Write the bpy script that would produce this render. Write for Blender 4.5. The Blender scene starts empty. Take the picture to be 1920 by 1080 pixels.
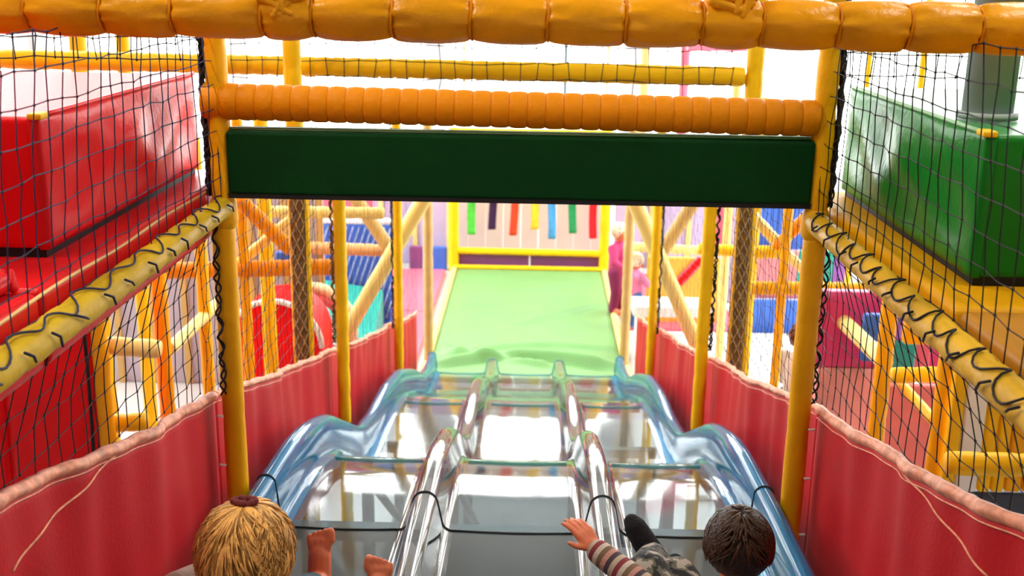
import bpy, math, random
import numpy as np
from mathutils import Vector, Matrix

# ------------------------------------------------------------------ camera, sky, exposure
SC = bpy.context.scene
COL = SC.collection
F_PX, PITCH, YAW, ROLL = 2093.3, 0.271516, 0.019342, 0.015085
cp, sp = math.cos(PITCH), math.sin(PITCH)
RZ = Matrix.Rotation(YAW, 3, 'Z')
_r, _w, _u = RZ @ Vector((1, 0, 0)), RZ @ Vector((0, cp, -sp)), RZ @ Vector((0, sp, cp))
CR = math.cos(ROLL) * _r + math.sin(ROLL) * _u
CU = -math.sin(ROLL) * _r + math.cos(ROLL) * _u
CW = _w
CO = Vector((0.05, 0, 0))                       # z = 0 is the height of the lens
cam_d = bpy.data.cameras.new('camera')
cam = bpy.data.objects.new('camera', cam_d)
COL.objects.link(cam)
M4 = Matrix((CR, CU, -CW)).transposed().to_4x4()
M4.translation = CO
cam.matrix_world = M4
cam_d.lens = F_PX / 1920 * 36
cam_d.sensor_width = 36
cam_d.clip_start = 0.05
cam_d.dof.use_dof = True
cam_d.dof.focus_distance = 2.9
cam_d.dof.aperture_fstop = 4.5
SC.camera = cam

world = bpy.data.worlds.new('world')
SC.world = world
world.use_nodes = True
bg = world.node_tree.nodes['Background']
bg.inputs[0].default_value = (1.0, 0.99, 0.98, 1)
bg.inputs[1].default_value = 10.0

SC.view_settings.view_transform = 'Standard'
SC.view_settings.look = 'None'
SC.view_settings.exposure = 0.0
SC.view_settings.gamma = 1.0
SC.view_settings.use_curve_mapping = False
SC.cycles.use_denoising = True
SC.cycles.max_bounces = 9
SC.cycles.diffuse_bounces = 4
SC.cycles.glossy_bounces = 4
SC.cycles.transmission_bounces = 6
SC.cycles.transparent_max_bounces = 24
SC.cycles.caustics_reflective = False
SC.cycles.caustics_refractive = False
SC.cycles.sample_clamp_indirect = 6.0

# unseen fill lamps added to brighten the front bays (their housings are built with the hall)
LAMPS = [(-1.9, 1.7), (1.9, 1.7), (-2.2, 4.0), (2.2, 4.0)]
LAMP_Z = 2.3
for lx, ly in LAMPS:
    ld = bpy.data.lights.new('fill_light', 'AREA'); ld.shape = 'RECTANGLE'; ld.size = 0.30; ld.size_y = 1.2
    ld.energy = 70 if lx < 0 else 52; ld.color = (1.0, 0.93, 0.80)
    lo_ = bpy.data.objects.new('fill_light', ld); COL.objects.link(lo_); lo_.location = (lx, ly, LAMP_Z - 0.012)

# ------------------------------------------------------------------ helpers
def ray(px, py):
    return CW + CR * ((px - 960) / F_PX) + CU * ((540 - py) / F_PX)
def PY(px, py, Y):                               # point seen at a pixel, at distance Y down the hall
    d = ray(px, py); return CO + d * (Y / d.y)
def PXp(px, py, X):
    d = ray(px, py); return CO + d * ((X - CO.x) / d.x)
def PZ(px, py, Z):
    d = ray(px, py); return CO + d * (Z / d.z)

MATS = {}
def mat(key, color, rough=0.45, var=0.08, vscale=6.0, bump=0.0, bscale=30.0, spec=0.28, coat=0.0, sheen=0.0, metal=0.0, detail=4.0):
    if key in MATS: return MATS[key]
    m = bpy.data.materials.new(key); m.use_nodes = True
    nt = m.node_tree; N = nt.nodes; L = nt.links
    b = N['Principled BSDF']
    b.inputs['Roughness'].default_value = rough
    b.inputs['Specular IOR Level'].default_value = spec
    b.inputs['Metallic'].default_value = metal
    b.inputs['Coat Weight'].default_value = coat
    b.inputs['Coat Roughness'].default_value = 0.25
    tc = N.new('ShaderNodeTexCoord')
    no = N.new('ShaderNodeTexNoise'); no.inputs['Scale'].default_value = vscale; no.inputs['Detail'].default_value = detail
    L.new(tc.outputs['Object'], no.inputs['Vector'])
    rp = N.new('ShaderNodeValToRGB')
    rp.color_ramp.elements[0].position = 0.3; rp.color_ramp.elements[1].position = 0.7
    rp.color_ramp.elements[0].color = tuple(c * (1 - var) for c in color) + (1,)
    rp.color_ramp.elements[1].color = tuple(min(1, c * (1 + var)) for c in color) + (1,)
    L.new(no.outputs['Fac'], rp.inputs['Fac']); L.new(rp.outputs['Color'], b.inputs['Base Color'])
    if bump > 0:
        n2 = N.new('ShaderNodeTexNoise'); n2.inputs['Scale'].default_value = bscale; n2.inputs['Detail'].default_value = 3
        L.new(tc.outputs['Object'], n2.inputs['Vector'])
        bp = N.new('ShaderNodeBump'); bp.inputs['Strength'].default_value = bump; bp.inputs['Distance'].default_value = 0.01
        L.new(n2.outputs['Fac'], bp.inputs['Height']); L.new(bp.outputs['Normal'], b.inputs['Normal'])
    MATS[key] = m
    return m

def clear_mat(key, tint, haze, haze_col, rough=0.03, ior=1.5, boost=1.0):
    """thin clear plastic: tinted see-through, fresnel gloss, a little milky haze"""
    if key in MATS: return MATS[key]
    m = bpy.data.materials.new(key); m.use_nodes = True
    nt = m.node_tree; N = nt.nodes; L = nt.links
    N.remove(N['Principled BSDF'])
    out = N['Material Output']
    tr = N.new('ShaderNodeBsdfTransparent'); tr.inputs[0].default_value = tint + (1,)
    df = N.new('ShaderNodeBsdfDiffuse'); df.inputs[0].default_value = haze_col + (1,)
    gl = N.new('ShaderNodeBsdfGlossy'); gl.inputs['Roughness'].default_value = rough
    lw = N.new('ShaderNodeLayerWeight'); lw.inputs[0].default_value = 0.5      # Schlick reflectance, same from both faces
    pw = N.new('ShaderNodeMath'); pw.operation = 'POWER'; pw.inputs[1].default_value = 5.0
    L.new(lw.outputs['Facing'], pw.inputs[0])
    f0 = ((ior - 1) / (ior + 1)) ** 2 * boost
    mu = N.new('ShaderNodeMath'); mu.operation = 'MULTIPLY_ADD'; mu.use_clamp = True; mu.inputs[1].default_value = 1 - f0; mu.inputs[2].default_value = f0
    L.new(pw.outputs[0], mu.inputs[0])
    m1 = N.new('ShaderNodeMixShader'); m1.inputs[0].default_value = haze
    m2 = N.new('ShaderNodeMixShader')
    L.new(tr.outputs[0], m1.inputs[1]); L.new(df.outputs[0], m1.inputs[2])
    L.new(mu.outputs[0], m2.inputs[0]); L.new(m1.outputs[0], m2.inputs[1]); L.new(gl.outputs[0], m2.inputs[2])
    L.new(m2.outputs[0], out.inputs['Surface'])
    MATS[key] = m
    return m

class MB:
    """collects shapes into one mesh"""
    def __init__(s): s.v = []; s.f = []
    def add(s, vs, fs):
        o = len(s.v); s.v.extend([tuple(x) for x in vs]); s.f.extend([tuple(i + o for i in f) for f in fs]); return s
    def box(s, lo, hi):
        x0, y0, z0 = lo; x1, y1, z1 = hi
        return s.add([(x0,y0,z0),(x1,y0,z0),(x1,y1,z0),(x0,y1,z0),(x0,y0,z1),(x1,y0,z1),(x1,y1,z1),(x0,y1,z1)],
              [(0,3,2,1),(4,5,6,7),(0,1,5,4),(1,2,6,5),(2,3,7,6),(3,0,4,7)])
    def tube(s, pts, rad, n=8, cap=True, mod=None):
        """swept tube; rad a number or list; mod(i, ang) scales the radius"""
        pts = [Vector(p) for p in pts]; k = len(pts)
        rads = rad if isinstance(rad, (list, tuple)) else [rad] * k
        t0 = (pts[1] - pts[0]).normalized()
        a = Vector((0,0,1)) if abs(t0.z) < 0.9 else Vector((1,0,0))
        u = t0.cross(a).normalized(); vs = []
        for i, p in enumerate(pts):
            t = (pts[min(i+1,k-1)] - pts[max(i-1,0)])
            if t.length < 1e-9: t = t0
            t.normalize()
            u = (u - t * u.dot(t))
            if u.length < 1e-6: u = t.orthogonal()
            u.normalize(); w = t.cross(u)
            for j in range(n):
                an = 2 * math.pi * j / n
                r = rads[i] * (mod(i, an) if mod else 1)
                vs.append(p + (u * math.cos(an) + w * math.sin(an)) * r)
        fs = [(i*n+j, i*n+(j+1)%n, (i+1)*n+(j+1)%n, (i+1)*n+j) for i in range(k-1) for j in range(n)]
        if cap: fs += [tuple(range(n))[::-1], tuple((k-1)*n + j for j in range(n))]
        return s.add(vs, fs)
    def capsule(s, p0, r0, p1, r1, n=12, h=4):
        p0, p1 = Vector(p0), Vector(p1); d = p1 - p0
        if d.length < 1e-6: d = Vector((0,0,1e-4))
        t = d.normalized(); pts = []; rr = []
        for i in range(h, 0, -1):
            a = math.pi/2 * i / h; pts.append(p0 - t * r0 * math.sin(a)); rr.append(max(r0 * math.cos(a), 1e-4))
        pts.append(p0); rr.append(r0); pts.append(p1); rr.append(r1)
        for i in range(1, h+1):
            a = math.pi/2 * i / h; pts.append(p1 + t * r1 * math.sin(a)); rr.append(max(r1 * math.cos(a), 1e-4))
        return s.tube(pts, rr, n)
    def ell(s, c, r, n=16, m=10, rot=None):
        c = Vector(c); vs = []; 
        for i in range(m+1):
            a = math.pi * i / m
            for j in range(n):
                b = 2*math.pi*j/n
                p = Vector((r[0]*math.sin(a)*math.cos(b), r[1]*math.sin(a)*math.sin(b), r[2]*math.cos(a)))
                if rot: p = rot @ p
                vs.append(c + p)
        fs = [(i*n+j, (i+1)*n+j, (i+1)*n+(j+1)%n, i*n+(j+1)%n) for i in range(m) for j in range(n)]
        return s.add(vs, fs)
    def grid(s, fn, nu, nv):
        vs = [fn(i/nu, j/nv) for i in range(nu+1) for j in range(nv+1)]
        fs = [(i*(nv+1)+j, (i+1)*(nv+1)+j, (i+1)*(nv+1)+j+1, i*(nv+1)+j+1) for i in range(nu) for j in range(nv)]
        return s.add(vs, fs)
    def slab(s, fn, nu, nv, thick):
        """grid surface with thickness: fn(u, v) -> point, thick a vector"""
        o = len(s.v); th = Vector(thick); W = nv + 1
        A = [Vector(fn(i/nu, j/nv)) for i in range(nu+1) for j in range(nv+1)]
        B = [p + th for p in A]; K = len(A)
        fs = []
        for i in range(nu):
            for j in range(nv):
                a, b, c, d = i*W+j, (i+1)*W+j, (i+1)*W+j+1, i*W+j+1
                fs += [(a,b,c,d), (a+K,d+K,c+K,b+K)]
        for i in range(nu):
            fs += [(i*W, i*W+K, (i+1)*W+K, (i+1)*W), (i*W+nv, (i+1)*W+nv, (i+1)*W+nv+K, i*W+nv+K)]
        for j in range(nv):
            fs += [(j, j+1, j+1+K, j+K), (nu*W+j, nu*W+j+K, nu*W+j+1+K, nu*W+j+1)]
        return s.add(A + B, fs)
    def mesh(s, name):
        me = bpy.data.meshes.new(name); me.from_pydata(s.v, [], s.f); me.update(); return me
    def build(s, name, m, parent=None, smooth=True, bevel=0.0, loc=None, seg=2):
        me = s.mesh(name); me.materials.append(m)
        return link(name, me, parent, smooth, bevel, loc, seg)

def link(name, me, parent=None, smooth=True, bevel=0.0, loc=None, seg=2):
    o = bpy.data.objects.new(name, me); COL.objects.link(o)
    if smooth: me.polygons.foreach_set('use_smooth', [True] * len(me.polygons))
    if bevel > 0:
        b = o.modifiers.new('bevel', 'BEVEL'); b.width = bevel; b.segments = seg; b.limit_method = 'ANGLE'
        w = o.modifiers.new('wn', 'WEIGHTED_NORMAL'); w.keep_sharp = True
    if parent is not None:
        o.parent = parent; o.matrix_parent_inverse = Matrix.Translation(-parent.location)
    elif loc is not None:                         # shift the origin to the base
        l = Vector(loc); me.transform(Matrix.Translation(-l)); o.location = l
    return o

def tag(o, label, cat, group=None, kind=None):
    if label: o['label'] = label
    if cat: o['category'] = cat
    if group: o['group'] = group
    if kind: o['kind'] = kind
    return o
def thing(name, loc, label, cat, group=None):
    o = bpy.data.objects.new(name, None); COL.objects.link(o); o.location = loc; o.empty_display_size = 0.05
    return tag(o, label, cat, group)
def struct(o): o['kind'] = 'structure'; return o

rng = random.Random(7)
def lerp(a, b, t): return a + (b - a) * t
def interp(x, xs, ys): return float(np.interp(x, xs, ys))

# ------------------------------------------------------------------ palette
YEL   = mat('yellow foam cover', (0.86, 0.42, 0.003), 0.5, 0.10, 5, 0.25, 40, spec=.18)
YELB  = mat('bright yellow foam cover', (0.90, 0.54, 0.005), 0.5, 0.08, 5, 0.2, 40, spec=.18)
ORA   = mat('shaded yellow sleeve', (0.74, 0.25, 0.002), 0.5, 0.12, 6, 0.3, 45, spec=.15)  # yellow cover in shade with warm bounce, put into the colour
BIG   = mat('amber gathered vinyl', (0.84, 0.35, 0.003), 0.30, 0.14, 9, 0.22, 50, spec=.25)
PALEY = mat('pale yellow foam cover', (0.82, 0.66, 0.22), 0.5, 0.06, 5, 0.2, 40)
TAN   = mat('tan foam cover', (0.60, 0.40, 0.14), 0.5, 0.08, 5, 0.2, 40)
BROWN = mat('brown netted foam cover', (0.20, 0.10, 0.02), 0.6, 0.2, 20, 0.3, 50)
RED   = mat('red vinyl', (0.66, 0.012, 0.016), 0.30, 0.06, 3, 0.15, 60, spec=.10)
REDB  = mat('bright red vinyl', (0.80, 0.004, 0.008), 0.40, 0.05, 3, 0.12, 60, spec=.14)
REDW  = mat('wall red vinyl', (0.47, 0.013, 0.018), 0.5, 0.07, 4, 0.15, 90, spec=.10)
HEM   = mat('faded red hem', (0.76, 0.32, 0.20), 0.5, 0.3, 30, 0.4, 50, spec=.2)
GRN   = mat('green vinyl', (0.010, 0.20, 0.020), 0.28, 0.08, 4, 0.15, 60, spec=.10)
GRNM  = mat('lime green vinyl mat', (0.165, 0.36, 0.125), 0.38, 0.05, 3, 0.15, 30, spec=.2)
DGRN  = mat('shaded green board', (0.002, 0.042, 0.008), 0.6, 0.1, 8, 0.1, 80, spec=.1)  # shade on the backlit board is put into this darker green
BLACK = mat('black cord', (0.010, 0.009, 0.012), 0.6, 0.2, 30)
NAVYC = mat('dark blue cord', (0.020, 0.022, 0.06), 0.6, 0.2, 30)
DARK  = mat('dark rubber', (0.012, 0.012, 0.014), 0.6, 0.1, 10)
BLUE  = mat('blue vinyl', (0.05, 0.14, 0.55), 0.42, 0.08, 4, 0.1, 40)
TEAL  = mat('teal vinyl', (0.03, 0.36, 0.30), 0.42, 0.08, 4, 0.1, 40)
PINK  = mat('pink vinyl', (0.80, 0.14, 0.20), 0.42, 0.06, 4, 0.1, 40)
MAG   = mat('magenta vinyl', (0.68, 0.05, 0.20), 0.42, 0.08, 4, 0.1, 40)
PURP  = mat('purple vinyl', (0.20, 0.06, 0.18), 0.42, 0.08, 4, 0.1, 40)
LAV   = mat('lavender vinyl', (0.46, 0.42, 0.62), 0.5, 0.06, 2, 0.1, 30)
LAVG  = mat('grey lavender panel', (0.50, 0.45, 0.54), 0.55, 0.08, 2, 0.1, 30)
BEIGE = mat('beige panel', (0.66, 0.56, 0.47), 0.55, 0.04, 2, 0.1, 30)
WHITE = mat('white vinyl', (0.82, 0.82, 0.82), 0.4, 0.03, 3, 0.05, 30)
GREY  = mat('grey painted column', (0.32, 0.40, 0.39), 0.5, 0.1, 3, 0.05, 30)
STEEL = mat('painted steel', (0.11, 0.15, 0.16), 0.4, 0.1, 8, metal=0.3)
TIE   = mat('white cable tie', (0.85, 0.83, 0.78), 0.4, 0.02)

# ------------------------------------------------------------------ the hall
FZ = -3.53
HX0, HX1, HY0, HY1, HZ1 = -8.5, 8.5, -3.5, 19.0, 2.6
floor_m = mat('pale vinyl floor', (0.60, 0.58, 0.56), 0.35, 0.06, 1.5, 0.02, 40)
wall_m = mat('painted wall', (0.42, 0.40, 0.40), 0.7, 0.03, 1.0, 0.02, 80)
ceil_m = mat('ceiling panel', (0.30, 0.29, 0.28), 0.8, 0.03, 1.0, 0.02, 60)
frame_m = mat('white window frame', (0.80, 0.79, 0.77), 0.5, 0.02, 3)
glass_m = clear_mat('window glass', (0.97, 0.99, 0.98), 0.01, (0.9, 0.9, 0.9), 0.01)
struct(MB().box((HX0, HY0, FZ - 0.15), (HX1, HY1, FZ)).build('floor', floor_m, smooth=False))
# ceiling; two unseen skylight openings added to light the far half
cl = MB()
for x0, x1 in ((HX0, -7.4), (-3.0, 3.0), (7.4, HX1)):
    cl.box((x0, 7.0, HZ1), (x1, HY1, HZ1 + 0.2))
cl.box((HX0, HY0, HZ1), (HX1, 7.0, HZ1 + 0.2)); cl.box((-7.4, HY1 - 0.6, HZ1), (-3.0, HY1, HZ1 + 0.2)); cl.box((3.0, HY1 - 0.6, HZ1), (7.4, HY1, HZ1 + 0.2))
struct(cl.build('ceiling', ceil_m, smooth=False))
struct(MB().box((HX0, HY0 - 0.2, FZ), (HX1, HY0, HZ1)).build('wall_back', wall_m, smooth=False))
def side_wall(name, x0, x1):
    w = MB(); w.box((x0, HY0, FZ), (x1, HY1, FZ + 1.0)); w.box((x0, HY0, HZ1 - 0.5), (x1, HY1, HZ1)); w.box((x0, HY0, FZ + 1.0), (x1, 7.0, HZ1 - 0.5))
    for y in (7.0, 10.0, 13.0, 16.0, 18.7): w.box((x0, y, FZ + 1.0), (x1, y + 0.3, HZ1 - 0.5))
    struct(w.build(name, wall_m, smooth=False))
side_wall('wall_left', HX0 - 0.2, HX0); side_wall('wall_right', HX1, HX1 + 0.2)
w = MB(); w.box((HX0, HY1, FZ), (HX1, HY1 + 0.2, FZ + 0.35)); w.box((HX0, HY1, HZ1 - 0.3), (HX1, HY1 + 0.2, HZ1))
for x in np.linspace(HX0, HX1 - 0.25, 6): w.box((x, HY1, FZ + 0.35), (x + 0.25, HY1 + 0.2, HZ1 - 0.3))
struct(w.build('wall_far', wall_m, smooth=False))
WN = [0]
def window(name_n, lo, hi, axis, nmull):
    """a glazed opening in a wall: frame bars and panes"""
    WN[0] += 1
    e = bpy.data.objects.new('window_%d' % WN[0], None); COL.objects.link(e); e['kind'] = 'structure'
    e.location = lo
    a0, a1 = lo[axis], hi[axis]; o = 1 - axis
    def seg(a, b, z0, z1, d0, d1):
        p, q = [0, 0, z0], [0, 0, z1]; p[axis] = a; q[axis] = b; p[o] = lo[o] + d0; q[o] = lo[o] + d1
        return p, q
    fr = MB(); t = 0.05
    fr.box(*seg(a0, a1, lo[2], lo[2] + t, 0, .06)).box(*seg(a0, a1, hi[2] - t, hi[2], 0, .06))
    for k in range(nmull + 1):
        x = lerp(a0, a1 - t, k / nmull); fr.box(*seg(x, x + t, lo[2], hi[2], 0, .06))
    fr.build('window_frame', frame_m, e, False)
    for k in range(nmull):
        x0, x1 = lerp(a0, a1 - t, k / nmull) + t, lerp(a0, a1 - t, (k + 1) / nmull)
        MB().box(*seg(x0, x1, lo[2] + t, hi[2] - t, .025, .031)).build('pane', glass_m, e, False)
xs = list(np.linspace(HX0, HX1 - 0.25, 6))
for k in range(5): window('', (xs[k] + 0.25, HY1 + 0.06, FZ + 0.35), (xs[k + 1], HY1 + 0.12, HZ1 - 0.3), 0, 2)
ys = [7.0, 10.0, 13.0, 16.0, 18.7]
for X in (HX0 - 0.12, HX1 + 0.06):
    for k in range(4):
        window('', (X, ys[k] + 0.3, FZ + 1.0), (X + 0.06, ys[k + 1], HZ1 - 0.5), 1, 2)

for k, (lx, ly) in enumerate(LAMPS):  # unseen housings added to carry the fill lamps
    e = thing('fill_lamp', (lx, ly, LAMP_Z), 'added white fill lamp above the ' + ['red deck', 'green block deck', 'brown post by the red dome', 'brown post by the white floor'][k], 'lamp')
    MB().box((lx - .18, ly - .66, LAMP_Z), (lx + .18, ly + .66, LAMP_Z + .06)).build('housing', frame_m, e, False)
    for y in (-.5, .5): MB().tube([(lx, ly + y, LAMP_Z + .06), (lx, ly + y, HZ1)], .008, 6).build('hanger', STEEL, e)

# ------------------------------------------------------------------ padded tubes
def bump_path(A, B, r, pitch, depth, n=12, sharp=0.5, cap=True, taper=0.85, mb=None):
    """foam cover with regular cinched bulges, one mesh"""
    A, B = Vector(A), Vector(B); Ln = (B - A).length; k = max(1, round(Ln / pitch))
    ts = []; rr = []
    for i in range(k):
        for q, c in ((0, 1 - depth), (.12, 1 - depth * .35), (.35, 1), (.65, 1), (.88, 1 - depth * .35)):
            ts.append((i + q) / k); rr.append(r * c)
    ts.append(1); rr.append(r * (1 - depth))
    return (mb or MB()).tube([A.lerp(B, t) for t in ts], rr, n, cap)

def rail(name, A, B, r, m, label, cat='rail', group=None, pitch=0.12, depth=0.10, n=12, ties=True):
    A, B = Vector(A), Vector(B)
    e = thing(name, A if A.z <= B.z else B, label, cat, group)
    bump_path(A, B, r, pitch, depth, n).build('foam_sleeve', m, e)
    if ties:
        d = (B - A).normalized(); Ln = (B - A).length
        for k in range(int(Ln / 0.45)):
            p = A + d * (0.22 + 0.45 * k)
            side = d.cross(Vector((0.2, -1, 0.3))).normalized()
            q = p + side * r
            MB().tube([q - d * .004, q + d * .004 + side * .018], .003, 5).build('cable_tie', TIE, e)
    return e

# --- the big gathered beam across the front
BY = 2.3
bc = PY(960, 36, BY)
def bz(x): return bc.z - 0.004 * (x - bc.x)
e = thing('padded_beam', (-1.6, BY, bz(-1.6) - 0.055), 'thick amber vinyl beam gathered into puffy sections above everything', 'beam')
XG = [-1.62, -1.46, -1.30, -1.14] + [PY(px, 36, BY).x for px in (62, 200, 330, 497, 590, 738, 884, 1027, 1172, 1315, 1425, 1568, 1700, 1832, 1970)] + [1.30, 1.46]
for i in range(len(XG) - 1):
    x0, x1 = XG[i], XG[i + 1]; R = 0.0505 + rng.uniform(-.001, .0015); r2 = random.Random(100 + i)
    ph = [r2.uniform(0, 6.28) for _ in range(4)]; am = [r2.uniform(.4, 1) for _ in range(4)]
    K = 26; NS = 44
    pts = []; rr = []
    for k in range(K + 1):
        t = k / K; s = math.sin(math.pi * t)
        pts.append(Vector((lerp(x0, x1, t), BY, bz(lerp(x0, x1, t)))))
        rr.append(R * (0.79 + 0.22 * s ** 0.42))
    def mod(k, an, K=K, ph=ph, am=am):
        t = k / K; edge = max(0, 1 - min(t, 1 - t) / .42); lft = t < .5
        da = math.atan2(math.sin(an - .75), math.cos(an - .75))      # measured from the pinch on the lower front
        f = am[0] * math.sin(6 * an + ph[0] + (2 if lft else 0)) + am[1] * math.sin(10 * an + ph[1] + (1 if lft else 3)) + .7 * math.cos(15 * da + 1.5 * (t - .5)) * math.exp(-(da / 1.3) ** 2)
        pin = -.14 * math.exp(-(da / .55) ** 2) * edge ** 2.2
        long = 0.012 * math.sin(3 * an + ph[3] + 2.2 * t)
        crease = -0.03 * math.exp(-((math.sin((an - 3.9 - .5 * (t - .5)) / 2)) / .05) ** 2)
        return 1 + 0.062 * f * edge ** 1.15 + long + crease + pin
    MB().tube(pts, rr, NS, True, mod).build('sleeve_section', BIG, e)
    if i: MB().tube([Vector((x0 + .0015 * math.sin(3 * a), BY + .0425 * math.cos(a), bz(x0) + .0425 * math.sin(a))) for a in np.linspace(0, 6.283, 20)], .0028, 5).build('tie_cord', ORA, e)
for px in (540, 1372):                            # folded wraps where uprights join the beam
    c = PY(px, 36, BY)
    r2 = random.Random(px)
    mb = MB()
    for k in range(6):
        a = c + Vector((r2.uniform(-.05, .05), -.038, .034 + r2.uniform(-.012, .03))); b = c + Vector((r2.uniform(-.02, .02), -.046, .012 + r2.uniform(-.01, .01)))
        mb.capsule(a, .012, b, .007, 8, 3)
    mb.capsule(c + Vector((-.03, -.03, .05)), .022, c + Vector((.03, -.03, .05)), .020, 10, 3)
    mb.build('joint_wrap', BIG, e)
    bump_path(c + Vector((0, -.005, .04)), c + Vector((0, -.005, .6)), .036, .14, .1).build('upright_sleeve', BIG, e)

# --- front uprights (a row of posts on each side of the chute)
PX0 = 0.91
ROWY = [3.369, 5.371, 7.659, 9.86]
def wobble_cord(mb, A, B, off, amp, turns, r, ph=0, n=90):
    A, B = Vector(A), Vector(B); d = (B - A).normalized(); u = d.orthogonal().normalized(); v = d.cross(u)
    return mb.tube([A.lerp(B, t) + Vector(off) + (u * math.cos(turns * 6.283 * t + ph) + v * math.sin(turns * 6.283 * t + ph)) * amp * (1 + .3 * math.sin(17 * t + ph)) for t in np.linspace(0, 1, n)], r, 5)
names_side = {-1: 'red block', 1: 'green block'}
for s in (-1, 1):
    x = s * PX0
    e = thing('foam_post', (x, ROWY[0], -2.05), 'yellow foam post by the %s, laced with black net cord' % names_side[s], 'post')
    bump_path((x, ROWY[0], -.70), (x, ROWY[0], .96), .034, .17, .10, 16).build('upper_sleeve', YEL, e)
    bump_path((x + s * .004, ROWY[0], -2.05), (x + s * .004, ROWY[0], -.735), .036, .30, .05, 16).build('lower_sleeve', YEL, e)
    jt = MB().capsule((x, ROWY[0], -.735), .043, (x, ROWY[0], -.69), .041, 14, 4); jt.build('joint_cover', YEL, e)
    for z in (-1.55, -1.38, -1.75): MB().tube([(x + s * .03, ROWY[0] - .03, z), (x + s * .048, ROWY[0] - .04, z + .006)], .004, 5).build('cable_tie', TIE, e)
    lc = MB()
    for k in range(3): wobble_cord(lc, (x, ROWY[0], -.66), (x, ROWY[0], .1), (s * .038, -.014, 0), .007, 7.5 + 1.7 * k, .0034, 2.1 * k)
    for k in range(2): wobble_cord(lc, (x, ROWY[0], -1.30), (x, ROWY[0], -.74), (s * .020 if s < 0 else s * .044, -.044 if s < 0 else -.01, 0), .008, 7 + 1.7 * k, .0034, 2.6 * k)
    lc.build('lacing_cord', BLACK, e)
    MB().tube([(x + s * (.042 + .004 * math.sin(13 * z)), ROWY[0] + .006, z) for z in np.linspace(-.66, .08, 24)], [.010 + .004 * math.sin(29 * k) for k in range(24)], 7).build('net_selvedge', mat('dark net bunch', (.05, .03, .02), .8, .4, 80, .8, 150), e)
lab2 = {(-1, 1): 'slim yellow foam post between red chute panels, blue netted play area behind', (1, 1): 'slim yellow foam post between red chute panels, striped yellow board behind',
        (-1, 2): 'thin yellow foam post crossed by pale diagonal brace, pink mats behind', (1, 2): 'thin yellow foam post crossed by pale diagonal brace, children playing behind',
        (-1, 3): 'tan foam post at the lavender panel near the green landing mat', (1, 3): 'tan foam post beside the children near the green landing mat'}
for s in (-1, 1):
    for i in (1, 2, 3):
        x = s * PX0
        e = thing('foam_post', (x, ROWY[i], FZ), lab2[(s, i)], 'post')
        bump_path((x, ROWY[i], FZ), (x, ROWY[i], -.80 if i < 3 else -1.2), .033 if i < 3 else .045, .16, .10, 12).build('foam_sleeve', (YELB if i < 3 else TAN), e)
        if i < 3:
            lc = MB()
            for k in range(3): wobble_cord(lc, (x, ROWY[i], -2.45 if i > 1 else -1.8), (x, ROWY[i], -.9), (s * .040, -.01, 0), .007, 13 + 2.3 * k, .0042, 2.1 * k)
            lc.build('lacing_cord', BROWN if i == 1 and s < 0 else BLACK, e)

# --- brown netted posts outside the chute
for s, px, lb in ((-1, 562, 'brown net-wrapped post standing before the red domed pad'), (1, 1389, 'brown net-wrapped post standing before the white floor area')):
    q = PXp(px, 500, s * 1.08); x, y = q.x, q.y
    e = thing('netted_post', (x, y, FZ), lb, 'post')
    bump_path((x, y, FZ), (x, y, -.72), .042, .3, .03, 14).build('foam_sleeve', BROWN, e)
    MB().tube([(x + .042 * math.cos(2.4), y - .02, z) for z in (FZ, -.72)], .010, 8).build('edge_sleeve', YEL, e)
    MB().tube([(x + .046, y - .01, z) for z in (FZ, -.72)], .013, 8).build('edge_sleeve', YELB, e)
    nw = MB()
    for k in range(29):
        for dr in (1, -1):
            z0 = -3.4 + .09 * k
            nw.tube([(x + .045 * math.cos(a), y + .045 * math.sin(a), z0 + .10 * dr * (a - 4.7)) for a in np.linspace(3.4, 6.0, 7)], .0022, 4, False)
    nw.build('net_wrap', TAN, e)
    bump_path((x, y, -.72), (x, y, .96), .044, .16, .1).build('upper_sleeve', YELB, e)
    YB = y
# yellow cross rail behind, with uprights
qa, qb = PY(-120, 98, YB), PY(1395, 143, YB)
rail('cross_rail', PY(-140, 107, YB), PY(1395, 144, YB), .047, YELB, 'bright yellow foam rail hanging above the amber ribbed rail', pitch=.075, depth=.08, ties=False)

# --- amber ribbed cross rail between the front uprights
A, B = PY(382, 189, ROWY[0]), PY(1533, 222, ROWY[0])
e = thing('ribbed_rail', A, 'amber ribbed foam rail just above the dark green beam', 'rail')
NR = 34; me = None; d = (B - A) / NR
for i in range(NR):
    if me is None:
        me = MB().tube([d * t for t in (0, .06, .2, .5, .8, .94, 1)], [.0505, .0528, .0545, .0552, .0545, .0528, .0505], 18).mesh('foam_ring'); me.materials.append(ORA)
        me.polygons.foreach_set('use_smooth', [True] * len(me.polygons))
    o = bpy.data.objects.new('foam_ring', me); COL.objects.link(o); o.parent = e; o.location = d * i
# --- green padded beam
za, zb = PY(435, 243, ROWY[0]).z, PY(440, 361, ROWY[0]).z
e = thing('padded_board', (0, ROWY[0], zb), 'dark green padded board spanning between the two front posts', 'board')
MB().box((-.885, ROWY[0] - .035, zb), (.885, ROWY[0] + .10, za)).build('pad', DGRN, e, True, .012, seg=3)
MB().box((-.885, ROWY[0] - .030, zb - .012), (.885, ROWY[0] + .09, zb + .004)).build('base_strip', DARK, e, False)
MB().tube([(-.88, ROWY[0] + .0, za + .004), (.88, ROWY[0], za + .004)], .006, 6).build('piping', mat('pale green piping', (0.25, .5, .25), .4), e)

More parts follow.
